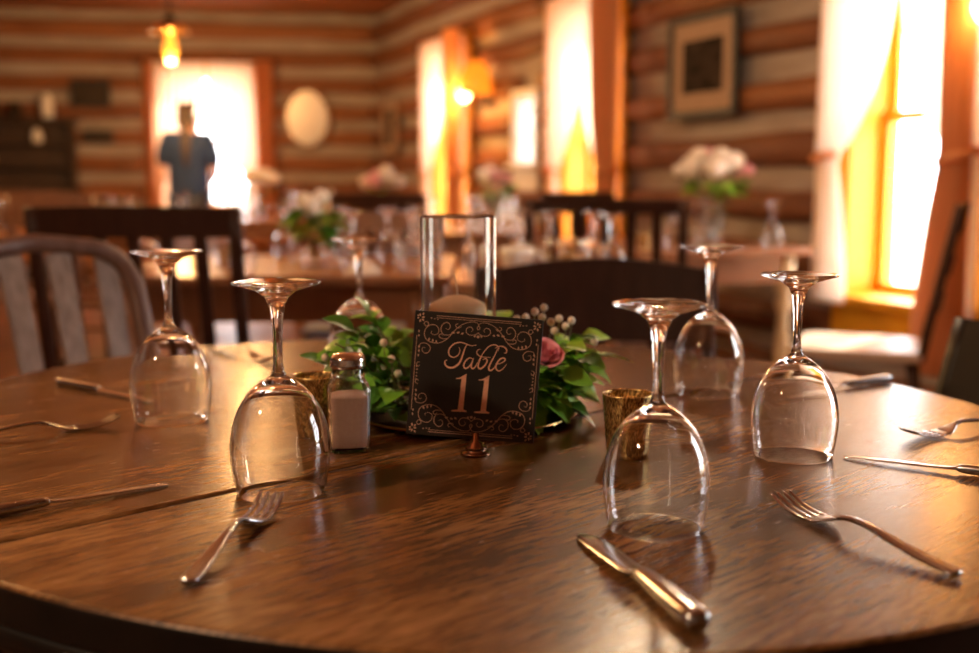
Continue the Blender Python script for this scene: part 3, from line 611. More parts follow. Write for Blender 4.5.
# ------------------------------------------------------------------ wine glasses (standing upside down)
TZ = 0.75
def glass_parts(n, tag_):
    H = .194; T = .0011
    foot = [(0, H), (.030, H), (.0388, H - .0004), (.0400, H - .0014), (.0392, H - .0026), (.030, H - .0052), (.018, H - .0090), (.0105, H - .0150), (.0072, H - .0230), (.0056, H - .033)]
    stem = [(.0056, H - .033), (.0046, H - .048), (.0042, H - .062), (.0043, H - .072), (.0052, H - .080), (.0072, H - .0855)]
    out = [(.0072, H - .0855), (.012, H - .0890), (.020, H - .0945), (.0295, H - .104), (.0375, H - .117), (.0425, H - .131), (.0450, H - .145), (.0454, H - .155), (.0445, H - .169), (.0423, H - .183), (.0403, .0006)]
    def inner(p): return (p[0] - T, p[1] - T * .35)
    inn = [(.0401, 0.0), (.0395, 0.0), (.0393, .0006)] + [inner(p) for p in out[::-1][1:-3]] + [(.0190, H - .0967), (.0110, H - .0930), (.0055, H - .0917), (0, H - .0914)]
    bowl = out + inn
    def fine(pr, k):
        return pr
    def dens(pr):
        P = crm([(r, z, 0) for r, z in pr], 3); return [(max(p.x, 0.0), p.y) for p in P]
    return (lathe(foot, n, 'foot_' + tag_), lathe(dens(stem), n, 'stem_' + tag_), lathe(dens(out) + inn if tag_ == 'hi' else bowl, n, 'bowl_' + tag_))
def make_glass(meshes, label, loc, rz=0, group='upside-down wine glasses on the round table', sc=1.0):
    g = thing('wine_glass', label, 'wine glass', loc, rz, group); g.scale = (sc,) * 3
    for nm, me in zip(('foot', 'stem', 'bowl'), meshes): link(nm, me, M['glass'], g)
    return g
HI = glass_parts(72, 'hi'); LO = glass_parts(24, 'lo')
for (lb, x, y, s) in (('upside-down wine glass nearest the camera, beside the blade of the front knife', .142, .931, 1.0), ('upside-down wine glass beside the salt shaker, behind the front left fork', -.199, 1.043, 1.04),
                      ('leftmost upside-down wine glass, in front of the hoop-back chair', -.392, 1.360, 1.085), ('upside-down wine glass behind the greenery, left of the candle cylinder', -.199, 1.70, 1.07),
                      ('upside-down wine glass at the far right edge, behind the gold votive', .303, 1.535, 1.06), ('rightmost upside-down wine glass on the round table, near the right-hand fork', .328, 1.184, 1.015)):
    make_glass(HI, lb, (x, y, TZ), random.random(), sc=s)
BGG = {'left middle table with low greenery': [(-1.10, 3.60), (-.98, 4.12), (-.80, 3.62), (-.78, 4.25), (-.55, 4.20), (-.45, 3.72), (-.36, 3.98), (-.25, 3.64), (-.27, 4.22)],
       'small middle table with the white cup': [(-.04, 3.36), (-.03, 3.64), (.10, 3.66), (.20, 3.60), (.34, 3.66), (.36, 3.34)],
       'reddish table by the big window': [(.80, 4.88), (.96, 4.98), (1.25, 4.96), (1.00, 5.50), (.52, 5.20)],
       'long far table with pink flowers': [(-1.05, 6.3), (-.88, 6.9), (-.76, 6.32), (-.62, 6.8), (-.52, 6.28), (-.42, 6.6), (-.30, 6.3), (-.12, 6.75), (-.05, 6.3), (.10, 6.7), (.14, 6.32)],
       'long table at the far left': [(-3.35, 6.2), (-3.1, 6.6), (-2.86, 6.15), (-2.62, 6.62), (-2.42, 6.2), (-2.2, 6.6), (-1.98, 6.2), (-1.8, 6.55), (-2.75, 6.35)],
       'far table in front of the back window': [(-2.2, 8.2), (-1.95, 8.7), (-1.75, 8.2), (-1.5, 8.6), (-1.4, 8.2)]}
for k, ps in BGG.items():
    ps = sorted(ps, key=lambda p: p[0] / p[1]); n = len(ps)
    for i, (x, y) in enumerate(ps):
        o = ['leftmost', 'second', 'third', 'fourth', 'fifth', 'sixth']
        w_ = 'leftmost' if i == 0 else 'rightmost' if i == n - 1 else (o[i] + ' from left' if i < (n + 1) // 2 else o[n - 1 - i] + ' from right')
        make_glass(LO, '%s upside-down wine glass on the %s' % (w_, k), (x, y, TZ), 0, 'glasses on the ' + k, 1.0)

# ------------------------------------------------------------------ table number sign
SW, SH = 0.1385, 0.1345
sg = thing('table_number_sign', 'black square sign reading Table 11 in rose-gold script on small bronze stand', 'sign', (-.015, 1.192, TZ))
SM = Matrix.Translation((-.001, 0, .084)) @ Matrix.Rotation(math.radians(-4.0), 4, 'X') @ Matrix.Rotation(math.radians(4.6), 4, 'Y')
def on_sign(me): me.transform(SM); return me
link('board', on_sign(box(-SW / 2, SW / 2, 0, .004, -SH / 2, SH / 2, .0006, 1)), M['board'], sg)
def uv(px, py):        # photograph pixel -> board plane (x right, z up), measured off the sign's corners
    dx, dy = px - 415.0, py - 310.5; ux, uy, vx, vy = 129.0, 9.9, -7.2, 125.5; det = ux * vy - uy * vx
    return ((dx * vy - dy * vx) / det - .5) * SW, (.5 - (ux * dy - uy * dx) / det) * SH
def ribbon(pts, wf, vs, fs, n=6, y=-.0003):
    P = crm([(p[0], p[1], 0) for p in pts], n); N = len(P)
    for i, p in enumerate(P):
        t = (P[min(i + 1, N - 1)] - P[max(i - 1, 0)]); t = t.normalized() if t.length > 0 else Vector((1, 0, 0)); s = Vector((-t.y, t.x)) * wf(i / (N - 1))
        b = len(vs); vs += [(p.x + s.x, y, p.y + s.y), (p.x - s.x, y, p.y - s.y)]
        if i: fs.append((b - 2, b - 1, b + 1, b))
def drop(x, z, ang, l, w, vs, fs, y=-.0003):
    b = len(vs); pts = [(0, 0), (.35, .8), (.65, 1), (1, 0), (.65, -.6), (.35, -.6)]
    for a, c in pts:
        u, v = a * l, c * w; vs.append((x + u * math.cos(ang) - v * math.sin(ang), y, z + u * math.sin(ang) + v * math.cos(ang)))
    fs.append(tuple(range(b, b + 6)))
def c3(p): return uv(435 + p[0] / 7.256, 335 + p[1] / 7.256)
def c1(p): return uv(405 + p[0] / 6.752, 305 + p[1] / 6.752)
vs, fs = [], []
K = .00017
sw = lambda a, b: (lambda t: K * (a + b * math.sin(PI * t)))
LET = [([(238, 72), (222, 100), (208, 145), (193, 190), (172, 222), (138, 243), (102, 241), (80, 220), (78, 196), (94, 188)], sw(2.0, 4.2)),
       ([(178, 95), (186, 118), (172, 152), (142, 168), (112, 156), (103, 125), (115, 95), (145, 68), (185, 58), (225, 68), (265, 82), (305, 78)], sw(1.6, 2.6)),
       ([(282, 180), (258, 172), (232, 190), (215, 224), (225, 249), (250, 240), (270, 212), (284, 178)], sw(2.0, 3.0)), ([(288, 172), (276, 205), (270, 236), (281, 251), (298, 238), (315, 208)], sw(1.8, 3.0)),
       ([(336, 108), (318, 112), (308, 134), (326, 156), (362, 166), (412, 168)], sw(1.4, 1.4)),
       ([(315, 208), (338, 165), (368, 118), (402, 84), (442, 76), (468, 94), (462, 122)], sw(1.4, 2.0)), ([(345, 158), (328, 200), (320, 236), (338, 251), (368, 228), (385, 194), (374, 176), (352, 186)], sw(2.0, 3.2)),
       ([(462, 100), (436, 160), (408, 215), (398, 250), (412, 264), (438, 244), (456, 212)], sw(1.8, 3.6)), ([(440, 100), (474, 86), (508, 92), (526, 114), (520, 136), (508, 134)], sw(1.6, 2.4)),
       ([(452, 220), (490, 208), (516, 188), (506, 172), (480, 180), (456, 212), (450, 246), (470, 267), (500, 252), (527, 218)], sw(1.8, 3.0))]
for pts, wf in LET: ribbon([c3(p) for p in pts], wf, vs, fs)
for ox, oy in ((0, 0), (166, 11)):
    for poly in ([(203, 312), (238, 290), (219, 556), (178, 556)], [(160, 320), (185, 318), (238, 288), (236, 312), (205, 326), (162, 327)], [(133, 556), (178, 552), (220, 552), (245, 562), (243, 571), (132, 566)]):
        b = len(vs)
        for p in poly: x_, z_ = c3((p[0] + ox, p[1] + oy)); vs.append((x_, -.0003, z_))
        fs.append(tuple(range(b, b + len(poly))))
link('lettering', on_sign(fixn(mesh('lettering', vs, fs, False))), M['print'], sg)
vs, fs = [], []
ORN = [[(503, 152), (490, 126), (450, 118), (400, 130), (360, 155), (325, 190), (290, 230), (245, 258), (195, 260), (150, 240), (132, 205), (140, 165), (170, 140), (205, 140), (228, 165), (225, 195), (200, 206), (178, 196), (182, 180)],
       [(325, 192), (300, 206), (265, 205), (245, 180), (248, 145), (275, 122), (300, 130), (306, 155), (290, 170), (275, 160)], [(290, 230), (268, 233), (240, 226), (232, 208), (246, 200), (258, 212)],
       [(382, 148), (366, 158), (346, 152), (344, 136), (360, 130)], [(503, 190), (470, 206), (435, 205), (415, 185), (420, 160), (445, 152), (460, 170), (450, 184)], [(503, 172), (490, 165), (492, 150), (503, 145)],
       [(92, 300), (108, 266), (145, 264), (172, 288), (166, 320), (140, 331), (118, 312), (124, 291), (140, 296)], [(104, 390), (86, 396), (82, 412), (96, 420), (104, 408)], [(130, 128), (140, 146), (158, 140), (156, 122), (138, 116), (125, 135)]]
DRP = [(340, 192, 180, 30, 9), (372, 186, 200, 26, 9), (398, 190, 215, 24, 9), (168, 224, 250, 26, 9), (190, 232, 265, 26, 9), (212, 240, 275, 24, 8), (478, 206, 240, 22, 8), (500, 208, 265, 24, 8),
       (96, 296, 80, 24, 9), (95, 325, 80, 24, 9), (92, 355, 80, 22, 8), (88, 435, 270, 12, 6), (84, 458, 270, 12, 6), (82, 480, 270, 12, 5), (80, 500, 270, 12, 5),
       (110, 88, 10, 28, 9), (104, 82, 100, 26, 8), (98, 88, 190, 20, 8), (104, 96, 260, 28, 9), (112, 96, 320, 26, 8), (96, 80, 140, 20, 7), (118, 72, 60, 22, 8), (172, 92, 0, 14, 6), (195, 97, 0, 12, 5), (215, 100, 0, 12, 5), (95, 170, 270, 22, 7), (95, 200, 270, 20, 7)]
half_w = lambda t: .00021 + .00016 * math.sin(PI * t)
for fx in (1, -1):
    for fz in (1, -1):
        for pts in ORN:
            ribbon([(fx * c1(p)[0], fz * c1(p)[1]) for p in pts], half_w, vs, fs, 5)
        for (x_, y_, a, l, w_) in DRP:
            px, pz = c1((x_, y_)); a = math.radians(a); ang = math.atan2(fz * math.sin(a), fx * math.cos(a))
            drop(fx * px, fz * pz, ang, l * .000145, w_ * .00014, vs, fs)
        for (p, q, tt) in (((.33, .468), (0, .468), .0003), ((.33, .452), (0, .452), .00022), ((.473, .30), (.473, 0), .0003)):
            ribbon([(fx * p[0] * SW, fz * p[1] * SH), (fx * (p[0] + q[0]) / 2 * SW, fz * (p[1] + q[1]) / 2 * SH), (fx * q[0] * SW, fz * q[1] * SH)], lambda t, tt=tt: tt, vs, fs, 2)
link('ornament', on_sign(fixn(mesh('ornament', vs, fs, False))), M['print_fine'], sg)
link('stand', lathe([(0, .0), (.0160, 0), (.0166, .0015), (.0150, .0030), (.0115, .0040), (.0110, .0066), (.0125, .0074), (.0120, .0088), (.0080, .0102), (.0078, .0128), (.0045, .0140), (.0038, .0235), (0, .024)], 32, center=(0, -.003, 0)), M['bronze'], sg)
link('clip', boxes([(-.0055, .0055, -.0030, -.0012, .018, .026), (-.0055, .0055, .0045, .0065, .018, .026), (-.0055, .0055, -.0030, .0065, .0165, .0185)], 'clip', .0005), M['bronze'], sg)

# ------------------------------------------------------------------ salt shaker
sk = thing('salt_shaker', 'square glass salt shaker with chrome screw cap full of pink-tinted salt', 'salt shaker', (-.1545, 1.208, TZ), math.radians(12)); sk.scale = (1.04,) * 3
def sq_loft(lv, n=32, pw=5.0, cap=True, nm='loft'):
    vs, fs = [], []
    for (r, z, p) in lv:
        for k in range(n):
            a = 2 * PI * k / n; c_, s_ = math.cos(a), math.sin(a); q = (abs(c_) ** p + abs(s_) ** p) ** (-1 / p); vs.append((r * q * c_, r * q * s_, z))
    for i in range(len(lv) - 1):
        for k in range(n): fs.append((i * n + k, i * n + (k + 1) % n, (i + 1) * n + (k + 1) % n, (i + 1) * n + k))
    if cap: fs.append(tuple(range(n))[::-1]); fs.append(tuple(range((len(lv) - 1) * n, len(lv) * n)))
    return fixn(mesh(nm, vs, fs))
outer = [(.0185, 0, 4), (.0205, .002, 7), (.0212, .02, 8), (.0222, .06, 8), (.0225, .067, 8), (.0205, .0725, 6), (.0176, .0765, 3), (.0170, .079, 2), (.0178, .0815, 2), (.0170, .084, 2), (.0172, .092, 2), (.0168, .0945, 2)]
inn = [(.0152, .0945, 2), (.0150, .077, 2), (.0185, .071, 6), (.0205, .0665, 8), (.0200, .06, 8), (.0192, .02, 8), (.0185, .006, 7), (.016, .0045, 4)]
n_ = 32; lo = sq_loft(outer + inn, n_, cap=False)
bm = bmesh.new(); bm.from_mesh(lo); bm.verts.ensure_lookup_table(); L_ = len(outer + inn)
bm.faces.new([bm.verts[k] for k in range(n_)]); bm.faces.new([bm.verts[(L_ - 1) * n_ + k] for k in range(n_)]); bmesh.ops.recalc_face_normals(bm, faces=bm.faces[:]); bm.to_mesh(lo); bm.free()
link('jar', lo, M['glass'], sk)
link('salt', sq_loft([(.0155, .0050, 4), (.0182, .0065, 7), (.0188, .02, 8), (.0196, .058, 8), (.0197, .0600, 8), (.014, .0625, 5), (.004, .0632, 3)], 32, nm='salt'), M['salt'], sk)
cp = link('cap', lathe([(0, .1045), (.008, .1043), (.0150, .1030), (.0182, .1000), (.0190, .0965), (.0187, .0945), (.0190, .0930), (.0190, .0895), (.0182, .0885), (.0178, .0885), (.0178, .0970), (0, .0980)], 48), M['chrome'], sk)
hv = []
for k in range(7):
    a = k * PI / 3; r = 0 if k == 6 else .006
    hv.append(lathe([(0, .1043), (.0011, .1042), (.0012, .1030), (0, .1028)], 8, center=(r * math.cos(a), r * math.sin(a), -.0004 if r else 0)))
link('hole', join(hv), M['iron'], cp)

# ------------------------------------------------------------------ gold votives
def votive(x, y, label):
    v = thing('votive_holder', label, 'candle holder', (x, y, TZ), random.random(), 'gold votives')
    n = 72; prof = [(0, 0), (.0195, 0), (.0215, .0015), (.0225, .006), (.0245, .035), (.0272, .066), (.0275, .0675), (.0262, .0675), (.0258, .066), (.0230, .035), (.0208, .009), (0, .0085)]
    me = lathe(prof, n)
    for vt in me.vertices:      # soft vertical ribs
        a = math.atan2(vt.co.y, vt.co.x); r = math.hypot(vt.co.x, vt.co.y)
        if r > .019 and .004 < vt.co.z < .064: f = 1 + .018 * math.cos(a * 24); vt.co.x *= f; vt.co.y *= f
    link('cup', me, M['mercury'], v)
    c = link('tea_light', lathe([(0, .0086), (.0185, .0088), (.0185, .022), (.016, .0225), (0, .0215)], 24), M['wax'], v)
    link('wick', tube([(0, 0, .021), (.0005, 0, .026), (.002, 0, .029)], .0007, 6), M['wick'], c)
votive(.149, 1.188, 'ribbed gold mercury-glass votive right of the greenery')
votive(-.203, 1.300, 'gold mercury-glass votive half hidden behind the salt shaker')

# ------------------------------------------------------------------ plate, candle cylinder, candle
PX, PY = -.03, 1.39
pl = thing('gold_rimmed_plate', 'round dark plate with gold rim under the greenery', 'plate', (PX, PY, TZ))
link('dish', lathe([(0, 0), (.09, 0), (.10, .002), (.138, .0075), (.1385, .0085), (.137, .009), (.10, .0045), (0, .004)], 72), M['plate'], pl)
link('rim', lathe([(.1375, .0072), (.141, .0078), (.142, .009), (.140, .0102), (.1370, .0096)], 72), M['gold'], pl)
VX, VY = -.038, 1.365
vz = TZ + .0046
va = thing('cylinder_vase', 'tall clear glass cylinder holding a pillar candle', 'vase', (VX, VY, vz))
vp = [(0, 0), (.044, 0), (.0465, .0025), (.0465, .246), (.0459, .2475), (.0447, .2475), (.0440, .246), (.0440, .012), (.042, .010), (0, .010)]
link('cylinder', lathe(support(vp), 72), M['glass'], va)
fixn(va.children[0].data)
ca = thing('pillar_candle', 'cream pillar candle with sloped top inside the glass cylinder', 'candle', (VX - .001, VY, vz + .0105))
link('wax', lathe([(0, 0), (.033, 0), (.0345, .002), (.0345, .126), (.0335, .1295), (.026, .1335), (.012, .139), (.004, .1405), (0, .1405)], 48), M['wax'], ca)
link('wick', tube(crm([(0, 0, .139), (-.001, 0, .150), (-.003, .001, .160), (-.005, .001, .166)], 4), .0011, 6), M['wick'], ca)

# ------------------------------------------------------------------ greenery wreath
def leaf_mesh(l, w, fold, curl, wave=0.0):
    vs, fs = [], []; st = [(0, .04), (.15, .55), (.38, 1.0), (.62, .86), (.84, .42), (1.0, .0)]
    for i, (t, f) in enumerate(st):
        x_ = l * t; zc = -curl * t * t * l; hw = w * f
        vs += [(x_, -hw, zc + fold * hw + wave * math.sin(t * 9)), (x_, 0, zc), (x_, hw, zc + fold * hw - wave * math.sin(t * 9))]
    for i in range(len(st) - 1):
        a = i * 3; fs += [(a, a + 3, a + 4, a + 1), (a + 1, a + 4, a + 5, a + 2)]
    return mesh('leaf', vs, fs)
LEAF = []
for l, w, fo, cu in ((.042, .0150, .35, .25), (.036, .0135, .5, .45), (.048, .0165, .25, .35), (.032, .0115, .4, .1)):
    for g in GREENS:
        me = leaf_mesh(l, w, fo, cu, .0006); me.materials.append(g); LEAF.append(me)
wr = thing('greenery_wreath', 'bushy wreath of fresh green leaves around the glass cylinder', 'greenery', (PX, PY, TZ))
rnd = random.Random(5); leaves = []; stems = []
def sprig(base, d, length, nl, lit_share):
    global n_ok
    d = Vector(d).normalized(); pts = []; p = Vector(base)
    for k in range(6):
        pts.append(p.copy()); p = p + d * length / 5; d = (d + Vector((rnd.uniform(-.12, .12), rnd.uniform(-.12, .12), -.13))).normalized()
    link('stem', tube([tuple(q) for q in pts], .0012, 5), M['stem'], wr)
    for k in range(nl):
        t = .25 + .75 * k / (nl - 1); i = min(4, int(t * 5)); q = pts[i].lerp(pts[i + 1], t * 5 - i) if i < 5 else pts[5]
        fwd = (pts[min(i + 1, 5)] - pts[min(i, 4)]).normalized(); sd = fwd.cross(Vector((0, 0, 1))).normalized(); s = 1 if k % 2 else -1
        ld = fwd if k == nl - 1 else (fwd * rnd.uniform(.45, .8) + sd * s * rnd.uniform(.6, .95) + Vector((0, 0, rnd.uniform(-.15, .45)))).normalized()
        up = (Vector((0, 0, 1)) + Vector((rnd.uniform(-.5, .5), rnd.uniform(-.7, .2), 0))).normalized(); yv = up.cross(ld).normalized(); zv = ld.cross(yv).normalized()
        mtx = Matrix((ld, yv, zv)).transposed().to_4x4(); mtx.translation = q
        wt = rnd.random(); gi = 2 if wt < lit_share else (0 if wt < lit_share + .42 else 1)
        s = rnd.uniform(.74, 1.08); bs = q; tip = mtx @ Vector((.04 * s, 0, 0)); bad = False
        for pt in (tip, bs, (tip + bs) / 2):
            wx, wy, wz = pt.x + PX, pt.y + PY, pt.z + TZ
            if math.hypot(wx - VX, wy - VY) < .052 or wz < TZ + .009 or (wy < 1.225 and -.10 < wx < .075) or (wy < 1.255 and -.185 < wx < -.125) or math.hypot(wx - .150, wy - 1.20) < .034 or math.hypot(wx + .203, wy - 1.30) < .032: bad = True
        if bad: continue
        if n_ok >= 300:
            c_ = LEAF[rnd.randrange(4) * 3 + gi].copy(); c_.transform(mtx @ Matrix.Scale(s, 4)); c_.materials.clear(); inner_leaves.append((gi, c_)); n_ok += 1; continue
        o = link('leaf', LEAF[rnd.randrange(4) * 3 + gi], None, wr); o.matrix_local = mtx @ Matrix.Scale(s, 4); n_ok += 1
n_ok = 0
inner_leaves = []
while n_ok < 520:
    a = math.radians(rnd.choice((rnd.uniform(140, 232), rnd.uniform(-52, 40), rnd.uniform(-52, 40), rnd.uniform(118, 205), rnd.uniform(0, 360)))); ca_, sa = math.cos(a), math.sin(a)
    if sa < -.90: continue
    low = n_ok >= 300
    r0 = rnd.uniform(.066, .100); out = rnd.uniform(.3, 1.0); base = (ca_ * r0 - .008, sa * r0 * .8 - .01, rnd.uniform(.010, .068) if not low else rnd.uniform(.006, .035))
    ln = rnd.uniform(.05, .088) * (1.0 if sa > -.8 else .6) * (.75 if low else 1.0) * (1.2 if ca_ < -.3 else 1.0)
    sprig(base, (ca_ * out, sa * out * .8, rnd.uniform(.05, .80)), ln, rnd.choice((5, 6, 6, 7)), .50 if ca_ > 0 else .12)  # more lime leaves on the right: window light put into the leaf colours
for k in range(3):
    ms = [m_ for g_, m_ in inner_leaves if g_ == k]
    if ms:
        o = link('inner_foliage', join(ms), GREENS[k], wr); o['kind'] = 'stuff'
ring = [(.098 * math.cos(a), .085 * math.sin(a), .020 + .004 * math.sin(5 * a)) for a in [2 * PI * k / 40 for k in range(41)]]
link('base_vine', tube(ring, .005, 8), M['stem'], wr)

# pink rose
ro = thing('pink_rose', 'open pink rose tucked in the greenery beside the sign', 'rose', (.066, 1.298, TZ + .094)); ro.rotation_euler = (math.radians(38), math.radians(14), 0)
for k in range(15):
    a = k * 2.399; f = k / 14; r = .003 + .017 * f; h = .020 - .006 * f; vs, fs = [], []; nu, nv = 7, 5; spread = .9 + .5 * f
    for j in range(nv):
        t = j / (nv - 1); rr = r * (.35 + .65 * math.sin(t * PI / 2)) + (.004 * f * t ** 3)
        for i_ in range(nu):
            u = (i_ / (nu - 1) - .5) * 2; aa = a + u * spread * (1 - .25 * t * abs(u))
            vs.append((rr * math.cos(aa), rr * math.sin(aa), -.012 + h * t * 1.25 - .003 * u * u * t - .004 * f * max(0, t - .75) * 4))
    for j in range(nv - 1):
        for i_ in range(nu - 1): b = j * nu + i_; fs.append((b, b + 1, b + nu + 1, b + nu))
    link('petal', mesh('petal', vs, fs), M['rose'], ro)
link('sepal_cup', lathe([(0, -.024), (.003, -.022), (.008, -.015), (.012, -.010), (.008, -.009), (0, -.010)], 14), M['stem'], ro)
# cream berries and buds on thin stalks
bd = thing('berry_sprig', 'sprigs of small cream berries standing in the greenery', 'berries', (PX, PY, TZ))
bud = lathe([(0, -.0048), (.003, -.004), (.0048, -.001), (.0046, .002), (.003, .0042), (.0012, .0048), (0, .0046)], 12)
stk = []
for (x, y, z) in [(.066, 1.40, .123), (.078, 1.41, .116), (.088, 1.405, .121), (.058, 1.42, .128), (.046, 1.41, .122), (.096, 1.40, .112), (.082, 1.40, .106), (.035, 1.425, .118), (.104, 1.41, .118), (.07, 1.43, .132),
                  (-.070, 1.312, .125), (-.061, 1.312, .131), (-.051, 1.313, .121), (-.186, 1.36, .092), (-.20, 1.35, .080), (-.115, 1.30, .086), (-.125, 1.31, .104), (-.108, 1.305, .068), (.132, 1.40, .092), (-.17, 1.40, .10)]:
    link('berry', bud, M['bud'], bd, (x - PX, y - PY, z), (rnd.uniform(-.6, .6), rnd.uniform(-.6, .6), 0))
    link('stalk', tube([(x - PX, y - PY, z - .004), ((x - PX) * .97, (y - PY) * .97, z - .03), ((x - PX) * .9, (y - PY) * .9, .03)], .0007, 5), M['stem'], bd)

# ------------------------------------------------------------------ cutlery
def fork_meshes():
    st = [(0, .0045, .0024, .0032), (.006, .0068, .0022, .0036), (.03, .0066, .0020, .0052), (.06, .0052, .0020, .0085), (.085, .0036, .0022, .0118), (.108, .0028, .0022, .0128), (.121, .0038, .0018, .0105), (.131, .0085, .0013, .0068), (.139, .0112, .0011, .0044), (.150, .0118, .0010, .0034)]
    P = crm([(s[0], 0, s[3]) for s in st], 4); w = [v.x for v in crm([(s[1], 0, 0) for s in st], 4)]; t = [v.x for v in crm([(s[2], 0, 0) for s in st], 4)]
    k = 24
    h = sweep(P[:k + 1], w[:k + 1], t[:k + 1], n=14, power=2.6); hd = sweep(P[k:], w[k:], t[k:], n=14, power=3.5); tn = []
    for i in range(4):
        yy = (-1.5 + i) * .0064
        tn.append(sweep(crm([(.1485, yy, .0034), (.162, yy, .0032), (.178, yy, .0052), (.190, yy * .97, .0088), (.1985, yy * .95, .0125)], 4), [.0019] * 14 + [.0015, .0012, .0008], [.0010] * 15 + [.0008, .0005], n=8, power=3))
    return h, hd, tn
FH, FD, FT = fork_meshes()
def fork(label, x, y, tx, ty):
    f = thing('fork', label, 'fork', (x, y, TZ), math.atan2(ty - y, tx - x), 'forks on the round table')
    f.scale = (1.035, 1.12, 1.1)
    link('handle', FH, M['silver'], f); hd = link('head', FD, M['silver'], f)
    for t in FT: link('tine', t, M['silver'], hd)
def knife_meshes():
    hp = [(0, .0066, .0050), (.003, .0090, .0072), (.012, .0102, .0082), (.04, .0096, .0080), (.075, .0082, .0072), (.092, .0072, .0062), (.098, .0066, .0046)]
    P = crm([(s[0], 0, .0084) for s in hp], 4); w = [v.x for v in crm([(s[1], 0, 0) for s in hp], 4)]; t = [v.x for v in crm([(s[2], 0, 0) for s in hp], 4)]
    h = sweep(P, w, t, n=14, power=2.5)
    bp = [(.097, .0054, .0030), (.104, .0080, .0020), (.12, .0098, .0014), (.16, .0106, .0012), (.19, .0102, .0011), (.205, .0078, .0009), (.213, .0030, .0006)]
    B = crm([(s[0], .0012 * k_ / 6, .0084 - .0066 * k_ / 6) for k_, s in enumerate(bp)], 4); bw = [v.x for v in crm([(s[1], 0, 0) for s in bp], 4)]; bt = [v.x for v in crm([(s[2], 0, 0) for s in bp], 4)]
    return h, sweep(B, bw, bt, n=10, power=2.2)
KH, KB = knife_meshes()
def knife(label, x, y, tx, ty, slim=0.72):
    f = thing('table_knife', label, 'knife', (x, y, TZ), math.atan2(ty - y, tx - x), 'knives on the round table'); f.scale = (1, slim, slim)
    link('handle', KH, M['silver'], f); link('blade', KB, M['silver'], f)
fork('fork in front of the left wine glass, tines pointing away', -.2215, .790, -.199, .985)
fork('fork on the right front of the table with long shadow', .349, .806, .268, .985)
knife('knife lying at the front of the table with thick handle nearest the camera', .1375, .702, .0720, .926, 1.0)
knife('knife at the right edge of the table, handle out of the picture', .555, 1.052, .390, 1.164)
fork('fork at the right edge of the table, tines up, beside the knife', .655, 1.345, .498, 1.262)
fork('fork on the left of the table near the leftmost glass', -.625, 1.225, -.470, 1.315)
knife('knife at the left edge of the table lying along the seam', -.475, .925, -.298, 1.075)
knife('dark-looking knife by the hoop-back chair at the far left of the table', -.625, 1.600, -.435, 1.460)
fork('fork at the far edge of the table between two glasses', -.48, 1.935, -.360, 1.80)
knife('knife at the far right edge of the table behind the rightmost glass', .590, 1.628, .41, 1.515)

# ------------------------------------------------------------------ flowers and small things on the far tables
def blossom(r, seed):
    rn = random.Random(seed); vs, fs = [], []
    for k in range(26):
        f = (k + .5) / 26; th = math.acos(1 - 1.6 * f); a = k * 2.399; d = Vector((math.sin(th) * math.cos(a), math.sin(th) * math.sin(a), math.cos(th)))
        s = d.cross(Vector((0, 0, 1.01))).normalized(); u = s.cross(d); rr = r * rn.uniform(.85, 1.05); w = r * .5; b = len(vs)
        for (p, q, o_) in ((-.6, -1, .75), (.6, -1, .75), (1, 0, .98), (.6, .9, 1.08), (-.6, .9, 1.08), (-1, 0, .98)): vs.append(d * rr * o_ + s * (w * p) + u * (w * q))
        vs.append(d * rr * .82); c_ = b + 6
        for j in range(6): fs.append((b + j, b + (j + 1) % 6, c_))
    return mesh('blossom', vs, fs)
BL = [blossom(.042, 1), blossom(.034, 2), blossom(.027, 3)]
def bouquet(x, y, label, cols, n, spread, vase_h=.16, seed=1, leafy=12, zz=TZ):
    rn = random.Random(seed); b = thing('flower_vase', label, 'flowers', (x, y, zz))
    r = .045; v = lathe(support([(0, 0), (r * .9, 0), (r, .006), (r, vase_h * .72), (r * .72, vase_h * .84), (r * .78, vase_h), (r * .74, vase_h), (r * .68, vase_h * .84), (r * .95, vase_h * .71), (r * .95, .008), (0, .008)]), 28); fixn(v)
    link('jar', v, M['glass'], b); st = []
    for k in range(n):
        a = k * 2.399; q = math.sqrt((k + .4) / n); px, py, pz = spread * q * math.cos(a), spread * q * math.sin(a), vase_h + .12 + spread * .55 * (1 - q * q) + rn.uniform(-.015, .02)
        me = BL[rn.randrange(3)].copy(); me.materials.clear(); me.materials.append(M[cols[k % len(cols)]]); o = link('blossom', me, None, b, (px, py, pz)); o.rotation_euler = (-py * 5, px * 5, rn.random() * 6)
        link('stem', tube([(px, py, pz - .02), (px * .5, py * .5, vase_h + .02), (px * .1, py * .1, .02)], .0025, 5), M['stem'], b)
    for k in range(leafy):
        a = rn.uniform(0, 6.28); o = link('leaf', LEAF[rn.randrange(len(LEAF))], None, b, (spread * .5 * math.cos(a), spread * .5 * math.sin(a), vase_h + rn.uniform(.02, .10)), (rn.uniform(-.5, .5), rn.uniform(-.6, .2), a)); o.scale = (1.9,) * 3
bouquet(1.03, 5.16, 'large pink and white bouquet in a glass jar on the table below the framed print', ['petal_white', 'petal_pink', 'petal_white', 'petal_pink', 'petal_white'], 18, .165, .19, 1, 30)
bouquet(-.62, 6.55, 'pink and white bouquet on the long far table right of the oval mirror', ['petal_white', 'petal_pink', 'petal_white'], 10, .11, .13, 2, 5)
bouquet(.03, 6.62, 'white bouquet with bright green leaves below the wall lamp', ['petal_white', 'petal_white', 'petal_pink'], 8, .10, .15, 3, 22)
bouquet(-1.72, 8.45, 'small white bouquet on the far table by the back window', ['petal_white'], 9, .12, .15, 4, 10)
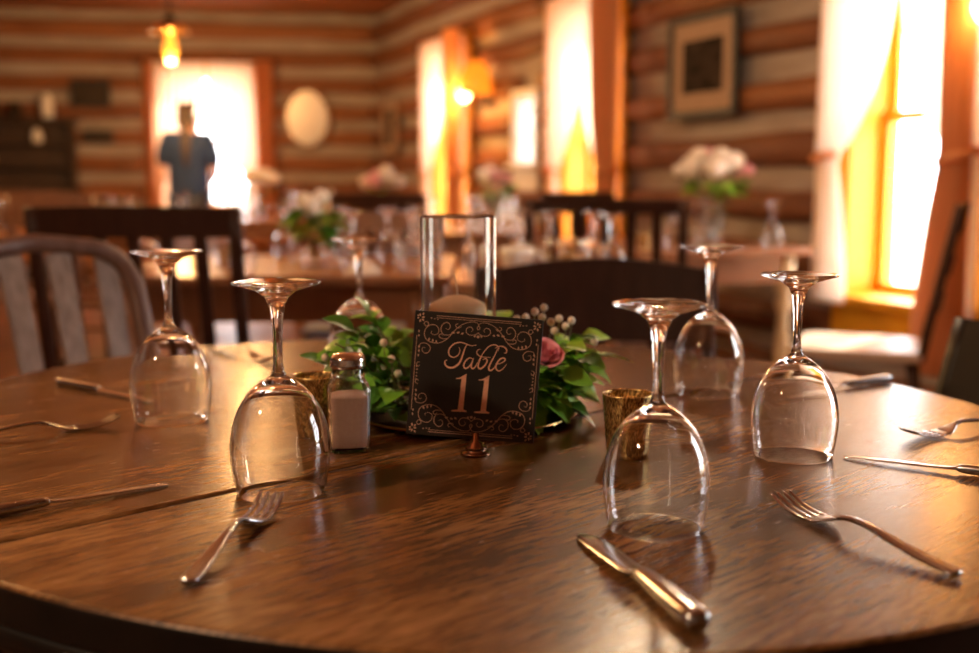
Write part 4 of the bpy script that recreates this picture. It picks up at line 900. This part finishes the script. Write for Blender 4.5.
bouquet(-.60, 3.84, 'low leafy green centrepiece on the left middle table', ['petal_white'], 3, .07, .07, 5, 44)
def napkin(x, y, label, m, h=.16, cone=True):
    n = thing('folded_napkin', label, 'napkin', (x, y, TZ))
    vs, fs = [], []; N = 24
    for j in range(6):
        t = j / 5; r = .055 * (1 - t) ** .8 + .004
        for k in range(N): a = 2 * PI * k / N; q = r * (1 + .16 * math.cos(5 * a) * (1 - t)); vs.append((q * math.cos(a), q * math.sin(a), h * t))
    for j in range(5):
        for k in range(N): fs.append((j * N + k, j * N + (k + 1) % N, (j + 1) * N + (k + 1) % N, (j + 1) * N + k))
    fs.append(tuple(range(N))[::-1]); fs.append(tuple(range(5 * N, 6 * N))); link('cloth', mesh('napkin', vs, fs), m, n)
napkin(-1.09, 6.55, 'upright coral red napkin on the long far table', M['red_cloth'], .17)
napkin(-.93, 6.62, 'upright white napkin beside the coral one on the long far table', M['linen'], .24)
napkin(-2.50, 6.40, 'upright white napkin on the far left table', M['linen'], .15)
napkin(-.40, 3.52, 'low white napkin at the near edge of the left middle table', M['linen'], .05)
cu = thing('cup', 'white ceramic cup on the small table behind the cylinder', 'cup', (.085, 3.46, TZ))
link('bowl', lathe([(0, 0), (.032, 0), (.036, .006), (.05, .05), (.055, .085), (.053, .086), (.047, .05), (.033, .010), (0, .009)], 32), M['ceramic'], cu)
link('handle', sweep(crm([(.049, 0, .07), (.078, 0, .066), (.080, 0, .035), (.043, 0, .024)], 5), .005, .007, up=(0, 1, 0), n=8), M['ceramic'], cu)
for i, (x, y, z, lb) in enumerate(((.235, 3.42, .75, 'gold votive on the small middle table'), (-.88, 3.75, .75, 'gold votive on the left middle table'), (-.70, 6.25, .75, 'gold votive on the long far table'), (.66, 4.84, .75, 'gold votive on the reddish table by the big window'))):
    votive(x, y, lb)
for (x, y, lb) in ((.285, 3.52, 'salt shaker on the small middle table'), (-.95, 3.68, 'salt shaker on the left middle table'), (-2.3, 6.35, 'salt shaker on the far left table')):
    dup(sk, (x, y, TZ), .3, lb)
